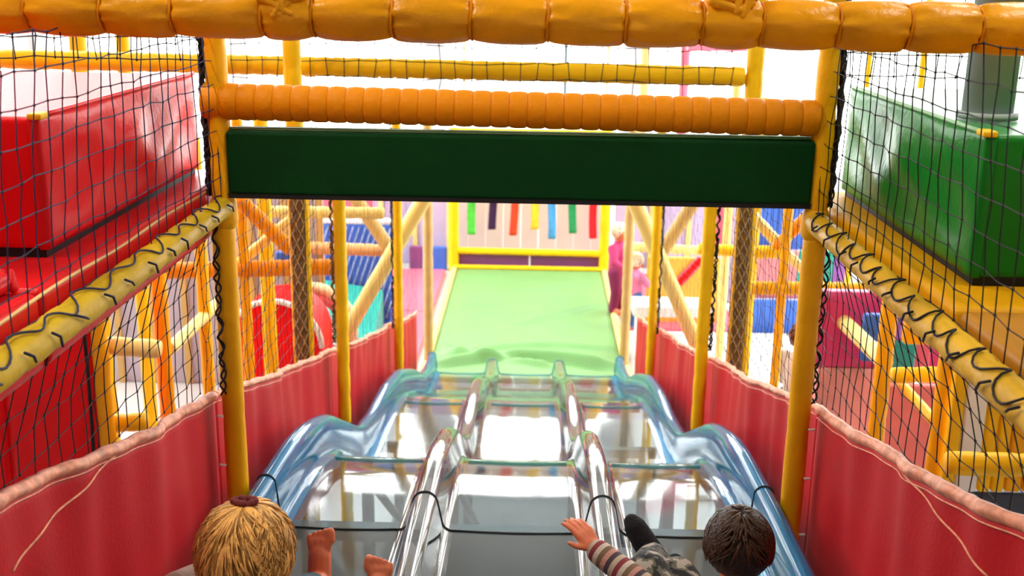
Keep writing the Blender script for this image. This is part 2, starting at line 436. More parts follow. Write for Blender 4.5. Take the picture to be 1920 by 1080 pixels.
# ------------------------------------------------------------------ nets
def net(name, fn, u0, u1, v0, v1, cell, label, group=None, r=.0024, m=None, knots=True, inside=None, jit=.006, seed=1, n=4, lace=None):
    """fn(u, v) -> point; square mesh in (u, v); inside(u, v) clips it"""
    m = m or BLACK; r2 = random.Random(seed)
    nu, nv = max(1, round((u1 - u0) / cell)), max(1, round((v1 - v0) / cell))
    P = {}
    for i in range(nu + 1):
        for j in range(nv + 1):
            u, v = u0 + (u1 - u0) * i / nu, v0 + (v1 - v0) * j / nv
            if inside is None or inside(u, v):
                P[i, j] = Vector(fn(u + r2.uniform(-jit, jit), v + r2.uniform(-jit, jit))) + Vector((r2.uniform(-jit, jit),) * 1 + (0, 0))
    cords = MB()
    def run(idx):
        cur = []
        for k in idx + [None]:
            if k is not None and k in P: cur.append(P[k])
            else:
                if len(cur) > 1: cords.tube(cur, r, n, False)
                cur = []
    for i in range(nu + 1): run([(i, j) for j in range(nv + 1)])
    for j in range(nv + 1): run([(i, j) for i in range(nu + 1)])
    base = min(P.values(), key=lambda p: p.z)
    e = thing(name, base, label, 'net', group)
    cords.build('net_cords', m, e)
    if knots:
        kb = MB()
        for p in P.values():
            q = r * 2.6
            kb.add([p + Vector(t) * q for t in ((1,0,0),(-1,0,0),(0,1,0),(0,-1,0),(0,0,1.25),(0,0,-1.25))], [(0,2,4),(2,1,4),(1,3,4),(3,0,4),(2,0,5),(1,2,5),(3,1,5),(0,3,5)])
        kb.build('net_knots', m, e)['kind'] = 'stuff'
    if lace: lace.build('lacing_cord', m, e)
    return e
WT_Y = [0.4, 1.97, 2.54, 3.62, 5.70, 8.19, 9.5]
WT_Z = [-.60, -.98, -1.12, -1.38, -1.935, -2.555, -2.88]
def wall_top(y): return interp(y, WT_Y, WT_Z)
def deck_z(s): return -.695 if s < 0 else -.708
for s in (-1, 1):
    dz = deck_z(s); X = s * .915
    # lacing spiral round the deck rail
    lc = MB(); pts = []
    r2 = random.Random(5 + s)
    y = 1.5; k = 0
    amp, base, per = (.42, 1.10, .17) if s < 0 else (.62, .85, .125)
    while y < 3.33:
        an = base + amp * math.sin(6.283 * y / per + .6 * math.sin(9 * y)) + .25 * math.sin(23 * y)
        pts.append((X - s * (.002 + .041 * math.cos(an)), y + (0 if s < 0 else .018 * math.cos(6.283 * y / per)), dz + .001 + .041 * math.sin(an)))
        y += per / 12
    lc.tube(pts, .0027, 5)
    y = 1.5
    while y < 3.3:                                 # loose tails and loops of the lacing
        p = Vector((X - s * .040, y, dz + .022)); l = r2.uniform(.025, .05)
        lc.tube([p, p + Vector((-s * .010, l * .5, -.012)), p + Vector((-s * .006, l, -.030 + r2.uniform(-.01, .012)))], .003, 5)
        y += r2.uniform(.10, .17)
    net('safety_net', lambda u, v, X=X: (X + s * .012 * math.sin(2.2 * u) * math.sin(4 * (v + .3)), u + .05 * (v + .4), v), .9, 3.345, dz + .03, -.112, .067,
        'black square-mesh safety net in front of the %s' % names_side[s], m=NAVYC if s < 0 else BLACK, r=.0015, jit=.004, seed=11 + s, lace=lc)
    net('safety_net', lambda u, v, X=X: (X + s * (.02 + .075 * min(1, (dz - v) / .25)), u, v), .9, 3.33, -1.30, dz - .03, .068,
        'black safety net under the %s deck rail, above the vinyl panel' % ('red' if s < 0 else 'yellow'), r=.0015, jit=.004, seed=21 + s,
        inside=lambda u, v: v > wall_top(u) - .06)
    for i in (0, 1, 2):
        y0, y1 = ROWY[i] + .05, ROWY[i + 1] - .05
        net('safety_net', lambda u, v, X=s * 1.012: (X, u, v), y0, y1, wall_top(y1) - .05, -.8, .075 if i else .06,
            ('fine dark safety net above the %s red chute panel, %s' % (['second', 'third', 'last'][i], 'red domed pad behind' if s < 0 else 'white floor behind') if i == 0 else
             'dark net over the %s chute panel, %s' % (['', 'third', 'last'][i], 'blue pads behind' if s < 0 else 'striped board behind')),
            r=.0012 if i == 0 else .0009, knots=(i == 0), seed=31 + 3 * i + s, inside=lambda u, v: v > wall_top(u) - .06, n=3)
# net hanging above the cross rail
net('hanging_net', lambda u, v: (u, YB - .06, v + .005 * math.sin(6 * u)), -1.40, .96, -.62, .90, .075, 'thin dark net hanging in front of the bright yellow rail', r=.0022, seed=51)
rail('top_rail', (-1.1, YB, .94), (1.1, YB, .94), .045, YELB, 'yellow foam rail high above, carrying the thin hanging net', pitch=.12, ties=False)
for s in (-1, 1):
    rail('top_rail', (s * .95, 3.78, .94), (s * 3.1, 3.78, .94), .045, YELB, 'yellow foam rail high above the net behind the %s' % names_side[s], pitch=.12, ties=False)
# net in the far left above the red block
net('hanging_net', lambda u, v: (u, 3.75, v), -3.0, -1.0, -.28, .90, .07, 'dark net stretched behind the red block', r=.0022, seed=52)
net('hanging_net', lambda u, v: (u, 3.80, v), 1.02, 3.0, -.30, .90, .07, 'dark net stretched behind the green block', r=.0022, seed=53)

# ------------------------------------------------------------------ side decks, blocks
for s in (-1, 1):
    dz = deck_z(s); X = s * PX0; nm = 'red' if s < 0 else 'yellow'
    m = RED if s < 0 else YEL
    rail('deck_rail', (X, .6, dz), (X, 3.40, dz), .036, mat('olive yellow foam cover', (0.58, .38, .012), .45, .1, 8, .25, 50, spec=.14) if s < 0 else mat('ochre foam cover', (0.66, .38, .02), .45, .1, 8, .25, 50, spec=.14),
         'yellow foam rail along the edge of the %s deck, net cord laced round it' % nm, pitch=.135 if s < 0 else .2, depth=.12, n=18, ties=False)
    e = thing('play_deck', (s * 1.7, 2.2, -.80), ('red vinyl padded deck carrying the red block' if s < 0 else 'amber vinyl padded deck carrying the green block'), 'deck')
    zt = -.632 if s < 0 else -.668
    for k, (y0, y1) in enumerate(((.5, 1.35), (1.36, 2.17), (2.18, 3.68)) if s < 0 else ((.5, 1.9), (1.91, 2.3), (2.31, 3.68))):
        x0, x1 = sorted((s * (.955 + (.0 if k else 0)), s * 2.6))
        MB().box((x0, y0, -.80), (x1, y1, zt)).build('deck_pad', m if not (s > 0 and k == 1) else mat('brown amber vinyl', (0.42, .18, .01), .45), e, True, .02, seg=3)
    if s < 0:
        MB().tube([(-.957, y, zt - .012 + .003 * math.sin(9 * y)) for y in np.linspace(.6, 3.6, 40)], .004, 6).build('piping', mat('pale piping', (0.75, .5, .2), .4), e)
        b = thing('soft_pad', (-1.2, 1.5, zt), 'small red rounded vinyl pad on the red deck, wrinkled at its end', 'pad')
        MB().box((-2.2, .7, zt), (-1.0, 2.16, zt + .05)).build('pad_cover', RED, b, True, .024, seg=4)
        mb = MB()
        for k in range(5): mb.capsule((-1.0 - .03 * k, 2.15, zt + .012), .011, (-1.01 - .02 * k, 2.17, zt + .040), .006, 8, 3)
        mb.build('gathered_end', RED, b)
    # big soft block
    y0, y1 = (2.44, 3.60) if s < 0 else (2.49, 3.62)
    z0, z1 = (zt, -.312) if s < 0 else (zt, -.320)
    xa, xb = s * 1.05, s * 2.5
    b = thing('soft_block', (s * 1.7, 3.0, z0), ('large red vinyl block on the red deck behind netting' if s < 0 else 'large green vinyl block on the amber deck behind netting'), 'soft block')
    def face(u, v, xa=xa, y0=y0, y1=y1, z0=z0, z1=z1, s=s):
        y, z = lerp(y0, y1, u), lerp(z0 + .02, z1, v); ed = math.sin(math.pi * u) ** .5 * math.sin(math.pi * v) ** .5
        dsp = .016 * ed + .010 * ed * math.sin(9 * u + 5 * v + 1) + .006 * ed * math.sin(17 * u - 9 * v) + .003 * ed * math.sin(5 * v + 23 * u)
        return (xa - s * dsp, y, z)
    x0, x1 = sorted((xa + s * .012, xb))
    MB().box((x0, y0, z0 + .02), (x1, y1, z1)).build('block_body', REDB if s < 0 else GRN, b, True, .016, seg=3)
    MB().slab(face, 44, 20, (s * .02, 0, 0)).build('side_cover', RED if s < 0 else GRN, b)
    MB().box((min(xa, xb) + .01, y0 + .01, z0), (max(xa, xb) - .01, y1 - .01, z0 + .025)).build('base_strip', DARK, b, False)
    MB().tube([(xa, y, z1 + .001) for y in np.linspace(y0, y1, 12)], .006, 6).build('piping', RED if s < 0 else mat('pale green piping', (0.25, .5, .25), .4), b)
    MB().box((xa - .012 if s > 0 else xa - .02, y0 - .004, z1 - .006), (xa + .02 if s > 0 else xa + .012, y0 + .045, z1 + .008)).build('zip_tab', YELB, b, True, .004)

# ------------------------------------------------------------------ vinyl chute side panels
def panel(s, y0, y1, label, seed, hem_w, seam=None):
    r2 = random.Random(seed); ph = [r2.uniform(0, 6.28) for _ in range(6)]
    X = s * .98
    H = .74
    def fn(u, v):
        y = lerp(y0, y1, u); zt = wall_top(y) - .012 * math.sin(math.pi * u) * 1.5; z = zt - H * (1 - v)
        ed = min(1, 6 * u, 6 * (1 - u))
        d = .012 * math.sin(7 * y + ph[0] + 1.5 * v) + .007 * math.sin(15 * y + ph[1] - 3 * v) + .006 * math.sin(29 * y + ph[2] + v) * (.4 + .6 * v) + .010 * math.sin(3.1 * v + ph[3] + 2 * y)
        return (X + s * d * ed * .8, y, z)
    e = thing('vinyl_panel', (X, (y0 + y1) / 2, wall_top(y1) - H), label, 'panel')
    MB().slab(fn, 70, 16, (s * .006, 0, 0)).build('vinyl_sheet', REDW, e)
    # rolled, puckered hem on the top edge
    hh = hem_w * 2.3
    def hf(u, v):
        p = Vector(fn(u, 1)); y = p.y
        pk = .5 + .5 * math.sin(47 * y + ph[4] + 2 * v) * math.sin(19 * y + ph[5])
        b = math.sin(math.pi * v)
        return p + Vector((-s * (.002 + (.006 + .006 * pk) * b), .006 * math.sin(31 * y + 5 * v) * v, .008 - hh * (1 - v) + .004 * pk * v))
    MB().slab(hf, int(90 * (y1 - y0)), 6, (s * .012, 0, 0)).build('hem', HEM, e)
    MB().tube([Vector(fn(i / 60, .955 if hem_w > .012 else .965)) + Vector((-s * .003, 0, 0)) for i in range(61)], .0022, 4).build('stitching', HEM, e)
    if seam:
        (u0, v0), (u1, v1) = seam
        MB().tube([Vector(fn(lerp(u0, u1, t), lerp(v0, v1, t))) + Vector((-s * .002, 0, 0)) for t in np.linspace(0, 1, 30)], .003, 5).build('seam', HEM, e)
def U(y, y0, y1): return (y - y0) / (y1 - y0)
Y0a, Y1a = 1.5, ROWY[0] + .02
sa = PXp(212, 838, -.98); sb = PXp(20, 1060, -.98)
panel(-1, Y0a, Y1a, 'tall red vinyl panel with frayed pale hem under the red deck netting', 61, .012,
      ((U(sa.y, Y0a, Y1a), 1 - (wall_top(sa.y) - sa.z) / .74), (U(sb.y, Y0a, Y1a), 1 - (wall_top(sb.y) - sb.z) / .74)))
sa = PXp(1705, 872, .98); sb = PXp(1850, 1070, .98)
panel(1, Y0a, Y1a, 'tall red vinyl panel with wide pale hem under the yellow deck netting', 62, .013,
      ((U(sa.y, Y0a, Y1a), 1 - (wall_top(sa.y) - sa.z) / .74), (U(sb.y, Y0a, Y1a), 1 - (wall_top(sb.y) - sb.z) / .74)))
DD = {-1: ('red domed pad', 'blue netted pads', 'lavender panel'), 1: ('white floor', 'striped yellow board', 'playing children')}
for s in (-1, 1):
    for i in range(3):
        y0, y1 = ROWY[i] + .02, (ROWY[i + 1] + .02 if i < 2 else 9.5)
        panel(s, y0, y1, 'red vinyl chute panel beside the slide in front of the ' + DD[s][i], 63 + 2 * i + s, .009)

# ------------------------------------------------------------------ wave slide
SY = [1.9, 2.9, 3.25, 3.66, 3.93, 4.20, 4.50, 4.94, 5.33, 5.77, 6.10, 6.42, 7.0, 7.58, 8.14, 8.40, 8.84, 9.15, 9.45]
SZ = [-1.595, -1.605, -1.618, -1.648, -1.672, -1.737, -1.83, -2.048, -2.238, -2.338, -2.368, -2.402, -2.525, -2.725, -2.94, -3.07, -3.17, -3.22, -3.24]
def smooth_fn(xs, ys):
    gx = np.linspace(xs[0], xs[-1], 500); gy = np.interp(gx, xs, ys); k = np.ones(21) / 21
    pad = np.concatenate([np.full(10, gy[0]), gy, np.full(10, gy[-1])]); gy = np.convolve(pad, k, 'valid')
    return lambda y: float(np.interp(y, gx, gy))
top_z = smooth_fn(SY, SZ)
WH = 0.195
def lane_z(y): return top_z(y) - WH - .03 * math.exp(-((y - 5.3) / .4) ** 2)
def arc(cx, cz, r, a0, a1, n): return [(cx + r * math.cos(math.radians(lerp(a0, a1, i / n))), cz + r * math.sin(math.radians(lerp(a0, a1, i / n)))) for i in range(n + 1)]
wallL = [(-.872, WH - .075)] + arc(-.839, WH - .033, .033, 180, 20, 8) + [(-.796, .06)] + arc(-.765, .045, .042, 200, 270, 5)
lane1 = [(-.765, .003), (-.66, .0), (-.57, -.002), (-.48, .0), (-.395, .003)]
div1 = arc(-.395, .042, .039, 270, 340, 4) + arc(-.300, .105, .042, 165, 15, 10) + arc(-.205, .042, .039, 200, 270, 4)
lane2 = [(-.205, .003), (-.1, 0), (0, -.002), (.1, 0), (.205, .003)]
mir = lambda pr: [(-x, h) for x, h in pr][::-1]
PROF = [('side_wall', wallL), ('lane', lane1), ('lane_divider', div1), ('lane', lane2), ('lane_divider', mir(div1)), ('lane', mir(lane1)), ('side_wall', mir(wallL))]
CW_M = clear_mat('blue clear plastic', (0.12, 0.48, 0.72), .52, (0.02, 0.28, 0.60), .06, 1.5, .7)
CL_M = clear_mat('clear grey plastic', (0.56, 0.72, 0.78), .12, (0.34, 0.46, 0.50), .07, 1.5, 1.6)
CD_M = clear_mat('clear smoky plastic', (0.60, 0.64, 0.64), .10, (0.35, 0.36, 0.34), .06, 1.55, 2.2)
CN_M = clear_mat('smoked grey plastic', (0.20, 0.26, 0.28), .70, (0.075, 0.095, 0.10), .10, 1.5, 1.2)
PM = {'side_wall': CW_M, 'lane': CL_M, 'lane_divider': CD_M}
e = thing('wave_slide', (0, 5.6, FZ), 'three-lane wavy slide of clear blue plastic', 'slide')
SEAM = 3.44
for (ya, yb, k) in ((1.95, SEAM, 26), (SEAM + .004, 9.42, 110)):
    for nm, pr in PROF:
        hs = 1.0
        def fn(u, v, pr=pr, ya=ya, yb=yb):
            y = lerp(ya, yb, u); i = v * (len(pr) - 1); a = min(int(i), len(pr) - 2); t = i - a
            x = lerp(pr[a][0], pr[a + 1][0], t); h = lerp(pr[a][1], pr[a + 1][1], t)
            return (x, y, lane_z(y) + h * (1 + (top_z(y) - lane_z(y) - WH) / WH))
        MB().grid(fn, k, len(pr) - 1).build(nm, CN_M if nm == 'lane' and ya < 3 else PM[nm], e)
full = [p for _, pr in PROF for p in pr]
MB().tube([(x, SEAM + .002, lane_z(SEAM) + h + .002) for x, h in full], .0035, 5).build('joint_seam', DARK, e)
# lips on the outer edges and exit edge
lipm = clear_mat('aqua plastic lip', (0.55, 0.82, 0.84), .35, (0.25, 0.62, 0.66), .05, 1.5, 1.3)
for s in (-1, 1):
    MB().tube([(s * .866, y, top_z(y) - .075) for y in np.linspace(2.0, 9.4, 120)], .008, 6).build('edge_lip', lipm, e)
MB().tube([(x, 9.43, lane_z(9.43) + h) for x, h in full], .009, 6).build('exit_lip', lipm, e)
for yy in (4.32, 6.75):                              # moulded ridges across each crest
    for _, pr in (PROF[1], PROF[3], PROF[5]):
        MB().tube([(x, yy, lane_z(yy) + h + .003) for x, h in pr], .008, 6).build('crest_ridge', lipm, e)
o = MB().slab(lambda u, v: (lerp(-.86, .86, v), lerp(2.2, 9.40, u), FZ + .018 + .0015 * math.sin(40 * u)), 30, 4, (0, 0, -.018)).build('shade_sheet', mat('grey shade sheet', (.20, .22, .22), .7, .15, 3), None, True, loc=(0, 5.8, FZ))  # added sheet that darkens the floor seen through the slide
tag(o, 'grey shade sheet added under the clear slide', 'mat')
# steel cradle under the slide
e = thing('slide_cradle', (0, 5, FZ + .018), 'grey steel support frame under the clear slide', 'frame')
for y in (3.55, 4.75, 5.9, 7.2):
    zt = lane_z(y) - .03
    for x in (-.70, -.30, .30, .70):
        MB().box((x - .025, y - .025, FZ + .018), (x + .025, y + .025, zt)).build('leg', STEEL, e, False)
    MB().box((-.80, y - .025, zt - .05), (.80, y + .025, zt)).build('cross_bar', STEEL, e, False)
for y0, y1 in ((3.55, 4.75), (4.75, 5.9)):
    for x in (-.70, -.30, .30, .70):
        MB().tube([(x, y0, lane_z(y0) - .1), (x + .12, y1, FZ + .3)], .022, 6).build('brace', STEEL, e)

# platform at the top of the slide (where the photographer stands)
e = thing('play_platform', (0, .3, -1.95), 'grey padded platform at the top of the slide', 'platform')
MB().box((-.95, -1.6, -1.95), (.95, 1.93, -1.80)).build('platform_pad', mat('grey vinyl', (.16, .17, .18), .5), e, True, .02)
for x in (-.85, .85):
    for y in (-1.5, 1.7): MB().box((x - .04, y - .04, FZ), (x + .04, y + .04, -1.95)).build('leg', STEEL, e, False)

# ------------------------------------------------------------------ landing zone
MZ = -3.481
e = thing('landing_mat', (0, 11.4, FZ), 'wide lime green vinyl landing mat at the foot of the slide', 'mat')
def matf(u, v):
    y = lerp(9.46, 13.34, u); x = lerp(-.885, .885, v)
    g = lambda d, wd: math.exp(-(d / wd) ** 2)
    arch = 10.15 - .42 * (x + .05) ** 2 + .06 * x
    w = .055 * g(y - arch, .07) - .045 * g(y - arch + .13, .05)
    w += .045 * g(y - 9.86 + .40 * (x - .15), .05) * (.3 + .7 * (x < .2)) - .03 * g(y - 9.98 + .40 * (x - .15), .04)
    w += .022 * g(y - 10.5 + .35 * (x - .3) ** 2, .08) - .016 * g(y - 10.36 + .35 * (x - .3) ** 2, .06)
    w += (.026 * g(y - 11.5 - .9 * (x - .3), .07) - .02 * g(y - 11.36 - .9 * (x - .3), .06)) * min(1, max(0, 3 * (x + .25)))
    w += .014 * g(y - 12.5 - .5 * x, .1)
    w += .004 * math.sin(5 * y + 3 * x) + .003 * math.sin(11 * y - 4 * x)
    ed = min(1, 8 * v, 8 * (1 - v), 12 * u, 12 * (1 - u))
    return (x, y, MZ + w * max(ed, 0))
MB().slab(matf, 110, 40, (0, 0, -(MZ - FZ) + .002)).build('mat_cover', GRNM, e)
for s, lb in ((-1, 'lavender panel'), (1, 'playing children')):
    rail('mat_edge_rail', (s * .93, 9.5, MZ - .005), (s * .93, 13.36, MZ - .005), .036, PALEY, 'low pale yellow foam rail edging the green mat by the ' + lb, pitch=.3, depth=.05, ties=False)
# gate frame at the end of the mat
GY = 13.42
gl, gr = PY(851, 440, GY), PY(1134, 440, GY)
for q, lb in ((gl, 'bright green hanging strip'), (gr, 'plain red hanging strip')):
    rail('gate_post', (q.x, GY, FZ), (q.x, GY, -1.75), .062, YELB, 'bright yellow gate post next to the ' + lb, 'post', pitch=.25, depth=.06, ties=False)
zc = PY(990, 472, GY).z
rail('gate_rail', (gl.x, GY, zc), (gr.x, GY, zc - .01), .042, YELB, 'yellow foam rail above the purple kick pads', pitch=.2, depth=.05, ties=False)
rail('gate_rail', (gl.x, GY - .06, MZ + .02), (gr.x, GY - .06, MZ + .02), .03, YELB, 'low yellow foam rail along the far edge of the green mat', pitch=.2, depth=.05, ties=False)
rail('gate_rail', (gl.x, GY, -1.80), (gr.x, GY, -1.80), .05, YELB, 'yellow top rail that the coloured strips hang from', pitch=.2, depth=.05, ties=False)
xm = PY(993, 490, GY).x
for a, b in ((gl.x + .05, xm - .008), (xm + .008, gr.x - .05)):
    o = MB().box((a, GY + .03, FZ), (b, GY + .11, zc - .045)).build('kick_pad', PURP, None, True, .012, loc=((a + b) / 2, GY + .07, FZ))
    tag(o, 'purple kick pad behind the green mat, under the %s strip' % ('bright green' if a < 0 else 'plain red'), 'pad', 'purple kick pads')
# beige screen behind the strips
e = thing('screen_panel', (0, GY + .75, FZ), 'beige screen of tall boards behind the coloured strips', 'screen')
nb = 9
for k in range(nb):
    a, b = lerp(gl.x - .1, gr.x + .1, k / nb), lerp(gl.x - .1, gr.x + .1, (k + 1) / nb)
    MB().box((a + .002, GY + .74, FZ), (b - .002, GY + .80, -1.85)).build('board', BEIGE, e, True, .004)
SM = [('bright green', (0.08, .55, .05), 885, 440), ('dark purple', (0.04, .01, .06), 924, 431), ('orange red', (0.72, .06, .02), 963, 442), ('yellow', (0.82, .55, .03), 1001, 430),
      ('sky blue', (0.06, .30, .62), 1033, 447), ('dark green', (0.015, .26, .08), 1073, 437), ('plain red', (0.72, .01, .02), 1112, 447)]
for i, (cn, cc, px, pb) in enumerate(SM):
    q = PY(px, pb, GY - .02); sw = .048; r2 = random.Random(i)
    def sf(u, v, q=q, r2=r2, ph=i):
        z = lerp(q.z, -1.84, u); return (q.x + (v - .5) * 2 * sw + .012 * math.sin(5 * z + ph), GY - .02 + .02 * math.sin(4 * z + ph) + .012 * math.sin(3 * v + 7 * z), z)
    o = MB().slab(sf, 24, 4, (0, .004, 0)).build('hanging_strip', mat(cn + ' fabric', cc, .6, .15, 14), None, True, loc=(q.x, GY - .02, q.z))
    tag(o, cn + ' fabric strip hanging in front of the beige screen', 'strip', 'coloured strips at the gate')

# side pads and fences either side of the landing
def padbox(name, lo, hi, m, label, cat='pad', group=None, bev=.02):
    o = MB().box(lo, hi).build(name, m, None, True, bev, loc=((lo[0] + hi[0]) / 2, (lo[1] + hi[1]) / 2, lo[2]), seg=3)
    return tag(o, label, cat, group)
padbox('floor_pad', (-2.7, 9.7, FZ), (-1.03, 11.5, FZ + .05), PINK, 'pink floor pad beside the lavender panel, nearer the teal ramp')
padbox('floor_pad', (-2.7, 11.52, FZ), (-1.03, 13.3, FZ + .05), PINK, 'pink floor pad in front of the blue and purple kick pads')
padbox('floor_pad', (1.03, 11.06, FZ), (2.2, 13.3, FZ + .05), PINK, 'pink floor pad under the playing children')
for k, (pa, pb_, m, lb) in enumerate(((700, 735, BLUE, 'blue kick pad touching the blue netted panel'), (768, 792, PURP, 'purple kick pad on the lavender fence between blue pads'), (810, 838, BLUE, 'blue kick pad next to the bright yellow gate post'))):
    a, b = PY(pa, 490, 13.45).x, PY(pb_, 490, 13.45).x
    padbox('kick_pad', (a, 13.42, FZ), (b, 13.5, FZ + .30), m, lb)
def fence(name, x0, x1, Y, z1, m, bm, step, label):
    e = thing(name, ((x0 + x1) / 2, Y, FZ), label, 'panel wall'); k = max(1, round((x1 - x0) / step))
    for i in range(k):
        a, b = lerp(x0, x1, i / k), lerp(x0, x1, (i + 1) / k)
        MB().box((a + .01, Y, FZ), (b - .01, Y + .06, z1)).build('panel', m, e, True, .012)
        MB().box((b - .03, Y - .03, FZ), (b + .03, Y + .0, z1)).build('batten', bm, e, True, .008)
    return e
fence('panel_wall', -3.6, -1.02, 13.75, -1.9, LAV, PALEY, .43, 'lavender panel wall behind the pink pads')
fence('panel_wall', 1.05, 3.4, 13.75, -1.9, LAV, PALEY, .45, 'lavender panel wall behind the playing children')
fence('panel_wall', -6.0, -1.78, 9.3, -1.75, LAVG, TAN, .30, 'grey lavender panel wall with tan battens behind the red dome')

# ------------------------------------------------------------------ the bays left of the chute
XL = -1.78
def postX(px, py, X, r, m, label, ztop=-.85, pitch=.2, cat='post'):
    q = PXp(px, py, X)
    return rail('foam_post', (q.x, q.y, FZ), (q.x, q.y, ztop), r, m, label, cat, pitch=pitch, depth=.07, ties=False), q
_, q1 = postX(192, 700, XL, .034, YEL, 'yellow foam post touching the edge of the bright red padded wall')
_, q2 = postX(306, 650, XL, .040, YEL, 'yellow foam post where a pale sloping rail meets it, lavender wall behind')
_, q3 = postX(388, 660, XL, .036, YELB, 'yellow foam post just outside the red panel, beyond the sloping pale rail')
_, q4 = postX(463, 600, XL, .036, YEL, 'yellow foam post on the open side of the red dome')
_, q5 = postX(505, 600, XL, .050, YELB, 'wide yellow foam post standing in front of the red dome')
A = PY(200, 648, q1.y + .1); B = PY(300, 655, q1.y + .1)
rail('cross_rail', A, B, .042, PALEY, 'short pale yellow rail joining two yellow posts by the lavender wall', pitch=.12, ties=False)
A = PY(200, 795, q1.y + .1); B = PY(275, 790, q1.y + .1)
rail('cross_rail', A, B, .042, YELB, 'short low yellow rail near the hem of the red panel', pitch=.12, ties=False)
rail('sloping_rail', PXp(318, 655, XL), PXp(412, 565, XL), .034, PALEY, 'pale yellow rail running back along the lavender wall', pitch=.14, ties=False)
rail('cross_rail', PY(305, 508, q4.y), PY(640, 500, q4.y), .055, ORA, 'orange ribbed rail above the red dome', pitch=.07, depth=.1, ties=False)
rail('cross_rail', PY(440, 396, q5.y + .6), PY(720, 400, q5.y + .6), .045, PALEY, 'pale yellow rail high behind the brown netted post', pitch=.1, ties=False)
rail('diagonal_brace', PY(448, 375, q4.y - .1), PY(548, 470, q4.y - .1), .048, ORA, 'orange diagonal brace under the green board beside the first post', 'brace', pitch=.12, ties=False)
rail('diagonal_brace', PY(440, 500, q4.y + .1), PY(565, 395, q4.y + .1), .034, PALEY, 'pale thin diagonal brace crossing the orange brace', 'brace', pitch=.12, ties=False)
rail('cross_rail', PY(520, 462, 9.2), PY(725, 470, 9.2), .055, mat('peach foam cover', (.75, .42, .16), .5), 'peach ribbed rail in front of the blue netted panel', pitch=.09, ties=False)
# bright red padded wall under the red deck
a = PY(-160, 700, 3.95); b = PY(185, 700, q1.y + .02)
e = thing('padded_wall', (-2.2, 4.2, -2.6), 'bright red padded wall under the red deck, black rope down its edge', 'panel wall')
X1 = PY(183, 700, q1.y).x
for k in range(3):
    x1 = X1 - .42 * k; x0 = x1 - .415
    MB().slab(lambda u, v: (lerp(x0, x1, u), q1.y + .0 - .012 * math.sin(math.pi * u) ** .5 * math.sin(math.pi * v) ** .5 - .004 * math.sin(9 * v + 6 * u), lerp(-2.7, -.80, v)), 12, 24, (0, .06, 0)).build('wall_pad', REDB, e)
rp = PY(155, 640, q1.y - .05)
MB().tube([(rp.x + .01 * math.sin(3 * z), q1.y - .05, z) for z in np.linspace(-2.4, -.8, 14)], .008, 6).build('rope', BLACK, e)
MB().box((X1 - 1.3, q1.y, FZ), (X1, q1.y + .06, -2.7)).build('base_board', DARK, e, False)
# red dome
c = PY(520, 640, 8.3)
e = thing('domed_pad', (c.x, 8.3, FZ), 'tall red domed vinyl pad behind yellow posts', 'pad')
zt = PY(520, 560, 8.3).z
mb = MB(); prof = []
for i in range(17):
    a = math.pi * i / 16; prof.append((.36 * math.cos(a), zt - .36 + .36 * math.sin(a)))
prof = [(.36, FZ)] + prof + [(-.36, FZ)]
n = len(prof)
mb.add([(c.x + x, 8.2, z) for x, z in prof] + [(c.x + x, 8.75, z) for x, z in prof], [tuple(range(n)), tuple(range(2 * n - 1, n - 1, -1))] + [(i, i + n, (i + 1) % n + n, (i + 1) % n) for i in range(n)])
mb.build('dome_cover', REDB, e, True, .03, seg=3)
mb = MB().tube([(c.x + .37 * math.cos(math.pi * i / 16), 8.2, zt - .36 + .37 * math.sin(math.pi * i / 16)) for i in range(17)], .022, 8); mb.build('rim', WHITE, e)
# pale arch tunnel and blue bits
e = thing('tunnel_arch', (PY(595, 600, 9.0).x, 9.0, FZ), 'pale cream arched tunnel mouth beyond the brown netted post', 'tunnel')
c = PY(585, 600, 9.0); zt = PY(585, 535, 9.0).z
for rr_, m in ((.34, mat('cream foam', (.78, .66, .38), .5)), (.27, mat('rose foam', (.72, .16, .18), .5))):
    MB().tube([(c.x + rr_, 9.0, FZ)] + [(c.x + rr_ * math.cos(math.pi * i / 14), 9.0, zt - .36 + rr_ * math.sin(math.pi * i / 14)) for i in range(15)] + [(c.x - rr_, 9.0, FZ)], .05, 10).build('arch_ring', m, e)
a, b = PY(515, 472, 8.6), PY(547, 500, 8.6)
padbox('hanging_pad', (a.x, 8.6, b.z), (b.x, 8.66, a.z), BLUE, 'small square blue pad under the orange diagonal brace')
# blue netted panel, teal ramp
e = thing('climbing_wall', (-1.5, 11.0, FZ), 'blue vinyl panel with diagonal pale cords', 'panel')
a, b = PY(600, 420, 11.0), PY(735, 600, 11.0)
MB().box((a.x, 11.0, b.z), (b.x, 11.08, a.z)).build('panel_sheet', BLUE, e, True, .02)
MB().box((a.x, 11.0, a.z), (b.x, 11.08, a.z + .06)).build('top_pad', WHITE, e, True, .02)
MB().box((a.x, 11.0, FZ), (b.x, 11.08, b.z)).build('kick_board', BLUE, e, True, .02)
mb = MB()
for k in range(16):
    x0 = lerp(a.x - .3, b.x, k / 16)
    p, q = Vector((x0, 10.985, b.z + .02)), Vector((x0 + .32, 10.985, a.z - .02))
    if q.x > b.x: q = p.lerp(q, (b.x - p.x) / (q.x - p.x))
    if p.x < a.x: p = p.lerp(q, (a.x - p.x) / (q.x - p.x))
    mb.tube([p, q], .006, 4)
mb.build('pale_cords', mat('pale blue cord', (.45, .5, .7), .6), e)
a, b = PY(646, 650, 10.2), PY(700, 560, 10.2)
e = thing('soft_ramp', (a.x, 10.2, FZ), 'teal green wedge ramp in front of the blue netted panel', 'ramp')
mb = MB(); x0, x1 = a.x - .35, b.x
